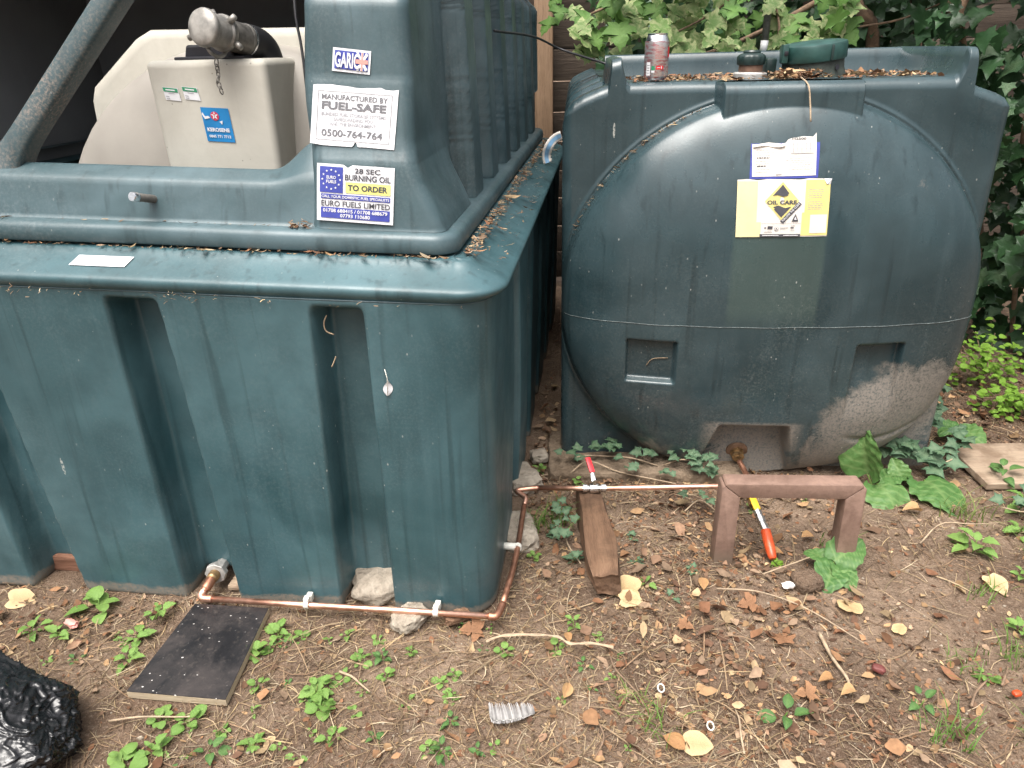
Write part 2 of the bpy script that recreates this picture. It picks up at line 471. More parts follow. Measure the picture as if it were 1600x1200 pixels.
M['rubber'] = simple('black_rubber', (0.012, 0.012, 0.014), 0.6, var=0.3)
M['dull_metal'] = simple('dull_aluminium', (0.30, 0.285, 0.26), 0.5, 0.6, var=0.35, scale=45)
M['dull_metal_dark'] = simple('oxidised_aluminium', (0.16, 0.15, 0.135), 0.6, 0.5, var=0.4, scale=60)
M['chrome'] = simple('chrome', (0.75, 0.75, 0.76), 0.2, 1.0, var=0.1)
M['zinc'] = simple('zinc_fitting', (0.42, 0.41, 0.39), 0.55, 0.45, var=0.3, scale=50)
M['brass'] = simple('tarnished_brass', (0.30, 0.20, 0.10), 0.42, 0.8, var=0.4, scale=70)
M['red_grip'] = simple('red_plastic_grip', (0.60, 0.02, 0.03), 0.4, var=0.2)
M['yellow_grip'] = simple('yellow_plastic_grip', (0.72, 0.42, 0.02), 0.45, var=0.2)
M['orange_sleeve'] = simple('orange_red_sleeve', (0.50, 0.07, 0.02), 0.35, var=0.3)
M['clip'] = simple('white_plastic_clip', (0.70, 0.69, 0.62), 0.4, var=0.1)
def copper():
    m, nt, b, _ = material('copper'); g = NT(nt); setp(b, 0.3, 1.0)
    v = g.coords(); n = g.noise(v, 9, 5, 0.6); n2 = g.noise(v, 60, 4)
    c = g.mix(g.rng(n, 0.44, 0.66, 0, 0.9), (0.92, 0.56, 0.42), (0.42, 0.21, 0.14))
    g.l(c, b.inputs['Base Color']); g.l(g.rng(n2, 0.3, 0.7, 0.34, 0.55), b.inputs['Roughness']); return m
M['copper'] = copper()
M['old_copper'] = simple('browned_copper', (0.40, 0.20, 0.13), 0.42, 0.85, var=0.35, scale=40)
M['brown_frame_plain'] = simple('brown_painted_frame', (0.265, 0.172, 0.128), 0.62, var=0.35, scale=14, bump=0.25)
def frame_mat():
    m, nt, b, _ = material('brown_painted_frame'); g = NT(nt); setp(b, 0.6, 0, 0.35)
    v = g.coords(); n = g.noise(v, 11, 5, 0.65, 0.5); n2 = g.noise(v, 120, 3, 0.7); z = g.xyz(v)
    c = g.mix(g.rng(n, 0.35, 0.68), (0.15, 0.093, 0.070), (0.27, 0.175, 0.135))
    c = g.mix(g.rng(n2, 0.5, 0.75, 0, 0.4), c, (0.10, 0.062, 0.048))
    c = g.mix(g.rng(g.noise(v, 5, 3), 0.58, 0.66, 0, 0.6), c, (0.10, 0.065, 0.052))
    c = g.mix(g.rng(g.math('ADD', z[2], g.math('MULTIPLY', n, 0.08)), 0.085, 0.04, 0, 0.8), c, (0.20, 0.15, 0.11))
    g.l(c, b.inputs['Base Color']); g.l(g.bump(g.math('ADD', n, g.math('MULTIPLY', n2, 0.4)), 0.35, 0.004), b.inputs['Normal']); return m
M['brown_frame'] = frame_mat()
M['twig'] = simple('twig_bark', (0.19, 0.125, 0.08), 0.85, var=0.4, scale=60, bump=0.4)
M['pale_twig'] = simple('pale_dry_stem', (0.34, 0.255, 0.17), 0.8, var=0.3, scale=60, bump=0.3)
M['cable'] = simple('black_cable', (0.015, 0.015, 0.017), 0.5, var=0.2)

def wood(name, c1, c2, scale=(3, 30, 30), rough=0.8, stain=None, stain_lim=(0.5, 0.65)):
    m, nt, b, _ = material(name); g = NT(nt); setp(b, rough, 0, 0.25)
    oi = g.n('ShaderNodeObjectInfo'); cmb = g.n('ShaderNodeCombineXYZ'); g.l(g.math('MULTIPLY', oi.outputs['Random'], 23.0), cmb.inputs[1])
    v = g.coords(scale, loc=cmb.outputs[0]); n = g.noise(v, 1.0, 7, 0.65, 0.8); n2 = g.noise(v, 5, 4, 0.7)
    c = g.mix(g.rng(n, 0.32, 0.7), c1, c2)
    c = g.mix(g.rng(n2, 0.5, 0.75, 0, 0.55), c, tuple(x * 0.4 for x in c1))
    if stain: c = g.mix(g.rng(g.noise(g.coords(), 9, 6, 0.6), *stain_lim, 0, 0.8), c, stain)
    c = g.mix(g.math('MULTIPLY', oi.outputs['Random'], 0.35), c, tuple(x * 0.5 for x in c1))
    g.l(c, b.inputs['Base Color']); g.l(g.bump(g.math('ADD', n, n2), 0.6, 0.006), b.inputs['Normal']); return m
M['fence'] = wood('weathered_fence_wood', (0.050, 0.038, 0.030), (0.120, 0.092, 0.070), (2.5, 30, 34), 0.9)
M['post'] = wood('bare_post_wood', (0.26, 0.165, 0.10), (0.42, 0.28, 0.18), (28, 28, 2.2), 0.75)
M['block'] = wood('rotten_block_wood', (0.13, 0.072, 0.043), (0.28, 0.17, 0.105), (34, 3.0, 34), 0.88, (0.07, 0.042, 0.026))
M['plank'] = wood('pale_plank_wood', (0.30, 0.22, 0.155), (0.46, 0.36, 0.26), (2, 22, 22), 0.8, (0.15, 0.095, 0.06), (0.46, 0.62))
M['ply_edge'] = wood('plywood_edge', (0.42, 0.33, 0.22), (0.60, 0.50, 0.36), (4, 4, 160), 0.8)
M['redwood'] = wood('red_brown_timber', (0.16, 0.075, 0.045), (0.26, 0.135, 0.09), (3, 26, 26), 0.8)
def concrete(name, c1, c2, moss=False):
    m, nt, b, _ = material(name); g = NT(nt); setp(b, 0.92, 0, 0.2)
    v = g.coords(); n = g.noise(v, 12, 8, 0.65); n2 = g.noise(v, 70, 5, 0.7); vo = g.voro(v, 60)
    c = g.mix(g.rng(n, 0.35, 0.7), c1, c2); c = g.mix(g.rng(n2, 0.55, 0.75, 0, 0.5), c, tuple(x * 0.45 for x in c1))
    g.l(c, b.inputs['Base Color']); g.l(g.bump(g.math('ADD', n2, vo), 0.7, 0.008), b.inputs['Normal']); return m
M['concrete'] = concrete('rough_concrete', (0.25, 0.21, 0.165), (0.43, 0.38, 0.31))
M['slab'] = concrete('mossy_slab', (0.13, 0.095, 0.065), (0.25, 0.19, 0.135))
def board_top():
    m, nt, b, _ = material('black_phenolic_board'); g = NT(nt); setp(b, 0.4, 0, 0.45)
    v = g.coords(); n = g.noise(v, 7, 6, 0.65, 0.6); n2 = g.noise(v, 80, 4, 0.7)
    c = g.mix(g.rng(n, 0.42, 0.68, 0, 0.9), (0.010, 0.0095, 0.011), (0.040, 0.032, 0.030))
    c = g.mix(g.rng(n2, 0.55, 0.8, 0, 0.45), c, (0.12, 0.10, 0.085))
    vo, vc = g.voro2(g.coords((1, 1.6, 1)), 75); sp = g.n('ShaderNodeSeparateColor'); g.l(vc, sp.inputs[0])
    k = g.math('LESS_THAN', vo, g.rng(sp.outputs[0], 0.5, 1, 0, 0.2)); k = g.math('MULTIPLY', k, g.rng(n, 0.40, 0.50))
    c = g.mix(k, c, (0.55, 0.53, 0.5))
    g.l(c, b.inputs['Base Color']); g.l(g.rng(n, 0.35, 0.7, 0.3, 0.7), b.inputs['Roughness']); g.l(g.bump(n2, 0.3, 0.002), b.inputs['Normal']); return m
M['board'] = board_top()
def bin_bag():
    m, nt, b, _ = material('black_bin_liner'); g = NT(nt); setp(b, 0.26, 0, 0.6, (0.010, 0.010, 0.011))
    v = g.coords(); n = g.noise(v, 26, 2, 0.5, 1.2); n2 = g.noise(v, 70, 2, 0.5, 1.0)
    r1 = g.math('ABSOLUTE', g.math('SUBTRACT', n, 0.5))
    g.l(g.bump(g.math('ADD', r1, g.math('MULTIPLY', n2, 0.12)), 0.35, 0.008), b.inputs['Normal'])
    g.l(g.rng(n2, 0.3, 0.7, 0.16, 0.28), b.inputs['Roughness']); return m
M['bag'] = bin_bag()
def soil():
    m, nt, b, _ = material('soil'); g = NT(nt); setp(b, 0.95, 0, 0.15)
    v = g.coords(); n = g.noise(v, 1.6, 3, 0.6, 0.4); n2 = g.noise(v, 14, 5, 0.68); n3 = g.noise(v, 110, 3, 0.7)
    c = g.mix(g.rng(n, 0.38, 0.62), (0.108, 0.070, 0.047), (0.240, 0.172, 0.122))
    c = g.mix(g.rng(n2, 0.42, 0.72, 0, 0.75), c, (0.060, 0.040, 0.028))
    c = g.mix(g.rng(n3, 0.5, 0.75, 0, 0.6), c, (0.29, 0.22, 0.165))
    vo, vc = g.voro2(v, 150); sp = g.n('ShaderNodeSeparateColor'); g.l(vc, sp.inputs[0])
    c = g.mix(g.math('MULTIPLY', g.math('LESS_THAN', vo, g.rng(sp.outputs[0], 0.5, 1, 0, 0.4)), 0.5), c, (0.25, 0.19, 0.14))
    g.l(c, b.inputs['Base Color'])
    g.l(g.bump(g.math('ADD', g.math('MULTIPLY', n2, 1.5), n3), 0.9, 0.012), b.inputs['Normal']); return m
M['soil'] = soil()
M['litter'] = attr_mat('dry_litter', 0.85, 0.12)
M['weed'] = leaf_mat('weed_leaf', (0.12, 0.23, 0.045), (0.22, 0.34, 0.085), rough=0.5, transl=0.3, vein=(0.20, 0.34, 0.09))
M['weed_dark'] = leaf_mat('dark_weed_leaf', (0.045, 0.115, 0.03), (0.08, 0.165, 0.045), rough=0.5, transl=0.25, vein=(0.14, 0.25, 0.07))
M['dock'] = leaf_mat('dock_leaf', (0.055, 0.135, 0.035), (0.105, 0.20, 0.055), rough=0.5, transl=0.22, scale=60, vein=(0.20, 0.30, 0.11))
M['chickweed'] = leaf_mat('lime_leaf', (0.13, 0.25, 0.025), (0.18, 0.31, 0.04), rough=0.5, transl=0.3)
M['ivy'] = leaf_mat('ivy_leaf', (0.014, 0.045, 0.018), (0.045, 0.095, 0.033), rough=0.38, transl=0.10, vein=(0.09, 0.14, 0.07))
M['ivy_small'] = leaf_mat('small_ivy_leaf', (0.035, 0.085, 0.042), (0.075, 0.14, 0.075), rough=0.42, transl=0.12, vein=(0.17, 0.24, 0.14))
M['maple'] = leaf_mat('variegated_leaf', (0.065, 0.15, 0.03), (0.12, 0.22, 0.05), margin=(0.40, 0.42, 0.21), rough=0.5, transl=0.35, vein=(0.10, 0.20, 0.05))
M['maple_green'] = leaf_mat('green_maple_leaf', (0.05, 0.13, 0.022), (0.10, 0.20, 0.035), rough=0.5, transl=0.3, vein=(0.16, 0.28, 0.07))
M['grass'] = leaf_mat('grass_blade', (0.09, 0.18, 0.03), (0.22, 0.27, 0.08), rough=0.55, transl=0.3)
M['dry'] = leaf_mat('dry_leaf', (0.36, 0.20, 0.085), (0.50, 0.34, 0.17), rough=0.75, transl=0.2, vein=(0.28, 0.15, 0.07))
M['dry_brown'] = leaf_mat('brown_dry_leaf', (0.22, 0.105, 0.055), (0.33, 0.18, 0.09), rough=0.75, transl=0.15, vein=(0.16, 0.08, 0.04))
M['dry_pale'] = leaf_mat('pale_dry_leaf', (0.52, 0.38, 0.20), (0.60, 0.46, 0.27), rough=0.75, transl=0.2, vein=(0.38, 0.25, 0.12))

# ------------------------------------------------------------------ ground
HOLES = []
def ground_z(x, y):
    x = np.asarray(x, float); y = np.asarray(y, float)
    z = 0.022 * fbm(x * 2.2, y * 2.2, 3, 4) + 0.012 * fbm(x * 14, y * 14, 9, 4)
    # heaped soil round the frame feet, slight hollow behind it, bank towards the hedge
    z = z + 0.018 * np.exp(-(((x - 0.60) / .13) ** 2 + ((y - 1.50) / .07) ** 2)) - 0.02 * np.exp(-(((x - 0.75) / .16) ** 2 + ((y - 1.66) / .10) ** 2))
    z = z + 0.10 * sstep(x, 1.75, 2.6) * sstep(y, 1.9, 2.9)
    return z - 0.012
def build_ground():
    def axis(lo, hi, step, far):
        mid = np.arange(lo, hi + step / 2, step)
        g = [step * 1.35 ** k for k in range(1, 24)]; c = np.cumsum(g); c = c[c < far]
        return np.concatenate([lo - c[::-1], mid, hi + c])
    xs = axis(-1.5, 2.3, 0.0085, 150); ys = axis(0.75, 3.2, 0.0085, 150)
    X, Y = np.meshgrid(xs, ys, indexing='ij'); Z = ground_z(X, Y)
    far = np.maximum(np.abs(X - .4) - 2.5, np.abs(Y - 2) - 2.5); Z = np.where(far > 0, Z * np.exp(-far), Z)
    o = sheet('ground', np.stack([X, Y, Z], -1), M['soil'])
    tag(o, kind='structure')
build_ground()
def gz(x, y): return float(ground_z(np.array([x]), np.array([y]))[0])

# ------------------------------------------------------------------ bunded tank (left)
LT_O = Vector((-0.069, 1.381, 0)); LT_R = -R(7.5)
def lt_world(x, y, z):
    c, s = math.cos(LT_R), math.sin(LT_R)
    return Vector((LT_O.x + x * c - y * s, LT_O.y + x * s + y * c, z))
LT = thing('bunded_oil_tank', 'large teal green plastic oil tank with open hood, ribbed front and stickers', 'oil tank', LT_O, LT_R)
def lift(x, z): return z * (1 - 0.034 * np.clip(x, -1.9, 0))      # the tank has settled: a little taller on the left

def build_bund():
    x0, x1, y0, y1, r = -1.9, 0.03, 0.0, 2.35, 0.085
    pts, nrm = [], []
    def run(a, b, n, nv):
        for t in np.linspace(0, 1, n, endpoint=False): pts.append((a[0] + (b[0] - a[0]) * t, a[1] + (b[1] - a[1]) * t)); nrm.append(nv)
    def arc(cx, cy, a0, n=14):
        for t in np.linspace(0, 1, n, endpoint=False):
            a = a0 + t * math.pi / 2; pts.append((cx + r * math.cos(a), cy + r * math.sin(a))); nrm.append((math.cos(a), math.sin(a)))
    run((x0 + r, y0), (x1 - r, y0), 400, (0, -1)); arc(x1 - r, y0 + r, -math.pi / 2)
    run((x1, y0 + r), (x1, y1 - r), 380, (1, 0)); arc(x1 - r, y1 - r, 0)
    run((x1 - r, y1), (x0 + r, y1), 12, (0, 1)); arc(x0 + r, y1 - r, math.pi / 2)
    run((x0, y1 - r), (x0, y0 + r), 12, (-1, 0)); arc(x0 + r, y0 + r, math.pi)
    B = np.array(pts); N = np.array(nrm)
    front = (N[:, 1] < -0.999); side = (N[:, 0] > 0.999)
    # rows: (z, outward offset)
    zs = list(np.linspace(0.0, 0.788, 150))
    rows = [(z, None) for z in zs]
    lip = [(0.792, -0.001), (0.796, 0.004), (0.801, 0.008), (0.808, 0.0100), (0.814, 0.0095), (0.818, 0.0070), (0.8215, 0.0020), (0.825, -0.0050), (0.832, -0.019), (0.840, -0.034), (0.848, -0.048), (0.855, -0.058), (0.860, -0.064), (0.863, -0.070), (0.865, -0.085), (0.866, -0.14)]
    P = np.zeros((len(B), len(rows) + len(lip) + 2, 3))
    x = B[:, 0]; yl = B[:, 1]
    for j, (z, _) in enumerate(rows):
        rec = np.zeros(len(B))
        wid = 0.0125 * (1 - z / 0.78)
        for c, w, sh in ((-0.287, 0.0585, -0.018), (-0.738, 0.0625, 0.030), (-1.195, 0.065, 0.058), (-1.65, 0.065, 0.05)):
            d = np.abs(x - c - sh * (1 - z / .78))
            rec = np.maximum(rec, np.where(front, 1 - sstep(d, w + wid - 0.018, w + wid), 0))
        per = 0.36; ph = np.mod(yl - 0.40, per)
        sd = np.where(side & (yl > 0.33) & (yl < 2.2), 1 - sstep(np.abs(ph - 0.09), 0.05, 0.08), 0)
        top = 1 - sstep(z, 0.742, 0.780)
        depth = rec * 0.084 * top + sd * 0.05 * top
        draft = -0.002 * (1 - z / 0.78) - np.where(N[:, 0] > 0, 0.022 * N[:, 0] * (1 - z / .78), 0)
        rb = 0.016; rnd = -(rb - math.sqrt(max(0, rb * rb - (rb - z) ** 2))) if z < rb else 0.0
        off = draft + rnd - depth
        zb = 0.040 * rec * top
        zz = zb + z * (0.79 - zb) / 0.79
        wob = 0.0022 * np.sin(x * 7 + z * 5) + 0.0018 * np.sin(yl * 9 + z * 8)
        P[:, j + 1, 0] = x + N[:, 0] * (off + wob); P[:, j + 1, 1] = yl + N[:, 1] * (off + wob); P[:, j + 1, 2] = lift(x, zz) - 0.016 * (1 - z / 0.788)
    P[:, 0] = P[:, 1]; P[:, 0, 0] -= N[:, 0] * 0.16; P[:, 0, 1] -= N[:, 1] * 0.16
    for k, (z, off) in enumerate(lip):
        j = len(rows) + 1 + k
        off = off + np.where(N[:, 0] > 0, 0.018 * N[:, 0] * sstep(np.array(z), .79, .81), 0)
        P[:, j, 0] = x + N[:, 0] * off; P[:, j, 1] = yl + N[:, 1] * off; P[:, j, 2] = lift(x, z)
    P[:, -1] = P[:, -2]; P[:, -1, 0] -= N[:, 0] * 0.10; P[:, -1, 1] -= N[:, 1] * 0.10
    b = sheet('bund', P, M['bund'], LT, cu=True)
    # thin mould seam under the lip
    i = np.where(front | ((N[:, 0] > 0) & (N[:, 1] < 0)))[0]
    path = [(P[k, len(rows), 0] - N[k, 0] * -0.0005, P[k, len(rows), 1] + N[k, 1] * 0.0005, P[k, len(rows), 2] + .002) for k in i[::3]]
    tube('mould_seam', path, 0.0014, M['hood'], b, 6)
    return b
BUND = build_bund()

def build_hood():
    h = bpy.data.objects.new('hood', None); link(h, LT)
    # --- base plinth (runs right round), with a ledge on top
    x0, x1, y0, y1, r = -1.83, -0.045, 0.066, 2.27, 0.055
    pts, nrm = [], []
    def run(a, b, n, nv):
        for t in np.linspace(0, 1, n, endpoint=False): pts.append((a[0] + (b[0] - a[0]) * t, a[1] + (b[1] - a[1]) * t)); nrm.append(nv)
    def arc(cx, cy, a0, n=10):
        for t in np.linspace(0, 1, n, endpoint=False):
            a = a0 + t * math.pi / 2; pts.append((cx + r * math.cos(a), cy + r * math.sin(a))); nrm.append((math.cos(a), math.sin(a)))
    run((x0 + r, y0), (x1 - r, y0), 120, (0, -1)); arc(x1 - r, y0 + r, -math.pi / 2)
    run((x1, y0 + r), (x1, y1 - r), 90, (1, 0)); arc(x1 - r, y1 - r, 0)
    run((x1 - r, y1), (x0 + r, y1), 12, (0, 1)); arc(x0 + r, y1 - r, math.pi / 2)
    run((x0, y1 - r), (x0, y0 + r), 12, (-1, 0)); arc(x0 + r, y0 + r, math.pi)
    B = np.array(pts); N = np.array(nrm)
    prof = [(0.8695, -0.04), (0.8695, -0.006), (0.8705, -0.002), (0.874, 0.0), (0.886, 0.001), (0.898, -0.001), (0.904, -0.004), (0.909, -0.011), (0.911, -0.020), (0.912, -0.055), (0.912, -0.100)]
    P = np.zeros((len(B), len(prof), 3))
    for j, (z, o) in enumerate(prof):
        w = 0.002 * np.sin(B[:, 0] * 11)
        P[:, j, 0] = B[:, 0] + N[:, 0] * (o + w); P[:, j, 1] = B[:, 1] + N[:, 1] * (o + w); P[:, j, 2] = lift(B[:, 0], z)
    sheet('plinth', P, M['hood'], h, cu=True)
    # --- sill panel under the opening
    prof = [(0.098, 0.9115), (0.102, 0.914), (0.104, 0.920), (0.112, 0.955), (0.118, 0.980), (0.121, 0.990), (0.126, 0.995), (0.134, 0.999), (0.160, 1.012), (0.166, 1.0145), (0.171, 1.013), (0.174, 1.006), (0.175, 0.98), (0.175, 0.85)]
    xs = np.linspace(-1.80, -0.330, 150)
    # opening ends at the right in a chamfered corner, at the left in the diagonal brace
    P = np.zeros((len(xs), len(prof), 3))
    for j, (y, z) in enumerate(prof):
        rise = np.where(j >= 6, 0.060 * sstep(xs, -0.46, -0.345) ** 1.3 * (0.35 if j < 8 else 1.0), 0) if j < 13 else 0
        P[:, j, 0] = xs; P[:, j, 1] = y; P[:, j, 2] = lift(xs, z) + rise
    sheet('sill', P, M['hood'], h)
    # --- right pillar and ribbed right side
    zk = [0.9115, 0.916, 0.93, 0.955, 0.98, 1.01, 1.030, 1.038, 1.046, 1.054, 1.065, 1.09, 1.12, 1.16, 1.178, 1.187, 1.194, 1.202, 1.215, 1.26, 1.30, 1.322, 1.330, 1.337, 1.345, 1.39, 1.45, 1.54]
    yk = [0.088, 0.090, 0.0915, 0.094, 0.097, 0.101, 0.104, 0.1055, 0.108, 0.112, 0.117, 0.1245, 0.132, 0.142, 0.1465, 0.149, 0.1515, 0.1535, 0.155, 0.160, 0.164, 0.167, 0.170, 0.175, 0.182, 0.205, 0.235, 0.26]
    zf = [0.9115, 0.93, 0.96, 1.00, 1.04, 1.08, 1.5]; xr = [-0.072, -0.078, -0.092, -0.112, -0.126, -0.132, -0.140]
    def right_edge(z): return np.interp(z, zf, xr)
    rr = 0.028
    cols = []
    for t in np.linspace(0, 1, 8): cols.append(('ret', t))
    for t in np.linspace(0, 1, 14)[1:]: cols.append(('front', t))
    for t in np.linspace(0, 1, 8)[1:]: cols.append(('arc', t))
    ylist = list(np.arange(0.0, 2.14, 0.008))
    for t in ylist[1:]: cols.append(('side', t))
    zz = np.interp(np.linspace(0, len(zk) - 1, 90), range(len(zk)), zk)
    P = np.zeros((len(cols), len(zz), 3))
    for j, z in enumerate(zz):
        yf = np.interp(z, zk, yk); xe = right_edge(z); xl = -0.348 + 0.006 * math.sin(z * 20)
        s = 1 - sstep(z, 0.98, 1.03)                                # the flare at the foot swallows the ribs
        for i, (k, t) in enumerate(cols):
            if k == 'ret': px, py = xl, yf + 0.012 + 0.16 * (1 - t)
            elif k == 'front':
                px = xl + 0.012 * (1 - math.cos(min(1, t * 8) * math.pi / 2)) * 0 + (xe - rr - xl) * t; py = yf + (0.012 * (1 - math.sin(min(1, t * 9) * math.pi / 2)))
            elif k == 'arc':
                a = -math.pi / 2 + t * math.pi / 2; px = xe - rr + rr * math.cos(a); py = yf + rr + rr * math.sin(a)
            else:
                py = yf + rr + t
                ph = (py - 0.47) % 0.30
                rib = 0.0
                if py > 0.44: rib = float((sstep(np.array(ph), 0.0, 0.014) - sstep(np.array(ph), 0.13, 0.165)))
                topz = 1 - sstep(z, 1.40, 1.46)
                bk = float(sstep(np.array(py), 0.40, 0.455)); xw = -0.128 - 0.010 * (z - 0.9)
                px = (xe * (1 - bk) + xw * bk) + rib * (0.056 - 0.012 * (z - .9)) * topz
            P[i, j] = (px, py, lift(px, z))
    sheet('ribbed_wall', P, M['hood'], h)
    # --- diagonal brace at the left of the opening (moulded edge of the hood)
    A = np.array([-1.075, 0.140, 1.035]); Bv = np.array([-0.765, 0.215, 1.375])
    ts = np.linspace(-0.10, 1.50, 48)
    sec = [(-0.024, 0.03), (-0.024, 0.006), (-0.018, 0.0), (0.016, -0.002), (0.022, 0.002), (0.024, 0.010), (0.024, 0.05)]
    dvec = (Bv - A) / np.linalg.norm(Bv - A); side = np.array([dvec[2], 0, -dvec[0]]); side /= np.linalg.norm(side)
    P = np.zeros((len(ts), len(sec), 3))
    for i, t in enumerate(ts):
        c = A + (Bv - A) * t
        flare = 0.06 * math.exp(-max(0, t + 0.02) * 16)
        for j, (a, b) in enumerate(sec): P[i, j] = c + side * (a + (flare if a > 0 else -flare * 0.3)) + np.array([0, b, 0])
    sheet('brace', P, tank_plastic('dusty_brace_plastic', (0.036, 0.070, 0.078), (0.080, 0.100, 0.105), (0.26, 0.20, 0.16), 0.9, 0.0, 0.6, 0.6, 0.5), h, flip=True)
    # --- shell of the hood: back, left side and roof
    obj('roof', box_mesh('roof', (1.76, 1.66, 0.05), M['hood'], 0.02, center=(-0.95, 1.425, 1.56)), h)  # unseen; put in to shade the inside, its length set for the light
    obj('opening_header', box_mesh('opening_header', (1.70, 0.06, 0.05), M['hood'], 0.012, center=(-0.95, 0.285, 1.562)), h)
    obj('corner_post', box_mesh('corner_post', (0.10, 0.09, 0.70), M['hood'], 0.02, center=(-1.765, 0.155, 1.245)), h)
    obj('header_return', box_mesh('header_return', (0.06, 0.30, 0.05), M['hood'], 0.012, center=(-0.165, 0.455, 1.562)), h)
    obj('back_wall', box_mesh('back_wall', (1.62, 0.03, 0.66), M['lightened_interior'], 0.008, center=(-0.96, 1.62, 1.235)), h)
    obj('left_wall', box_mesh('left_wall', (0.03, 1.98, 0.66), M['lightened_interior'], 0.008, center=(-1.79, 1.20, 1.235)), h)
    # --- lock pin sticking out of the sill
    p0 = Vector((-0.700, 0.125, 0.975)); d = Vector((-0.25, -1, 0.28)).normalized()
    pin = lathe('lock_pin', [(0.0085, 0), (0.0085, 0.052), (0.0075, 0.056)], M['dull_metal_dark'], h, p0, d, 16)
    lathe('pin_tip', [(0.0098, 0.056), (0.0102, 0.058), (0.0102, 0.068), (0.009, 0.070), (0.0, 0.070)], M['chrome'], pin, p0, d, 18)
    return h
HOOD = build_hood()

# --- stickers on the pillar and on the lip
def pillar_fn(c00, c10, c01, c11, nrm):
    a, b, c, d = (Vector(q) for q in (c00, c10, c01, c11)); n = Vector(nrm).normalized()
    def fn(u, v, off): return (a * (1 - u) + b * u) * (1 - v) + (c * (1 - u) + d * u) * v + n * off
    return fn
def py(z, zk=[0.9115, 0.98, 1.030, 1.046, 1.065, 1.12, 1.16, 1.187, 1.202, 1.26, 1.30], yk=[0.088, 0.097, 0.104, 0.108, 0.117, 0.132, 0.142, 0.149, 0.1535, 0.160, 0.164]):
    return float(np.interp(z, zk, yk))
def on_pillar(x0, x1, z0, z1, skew=0.006, slant=0.006):
    """sticker rectangle on the pillar face; z measured at the pillar"""
    def fn(u, v, off):
        x = x0 + (x1 - x0) * u - slant * (1 - v); z = z0 + (z1 - z0) * v - skew * u
        zl = float(lift(x, z))
        return Vector((x, py(z) - 0.0012 - off - 0.0002, zl))
    return fn
def ragged(base, amp, freq, seed, notch=None):
    def f(u):
        e = base + amp * (float(vnoise(np.array([u * freq]), np.array([seed * 1.0]), seed)[0]) - 0.5) * 2
        if notch and abs(u - notch[0]) < notch[1]: e += notch[2] * (1 - abs(u - notch[0]) / notch[1])
        return e
    return f
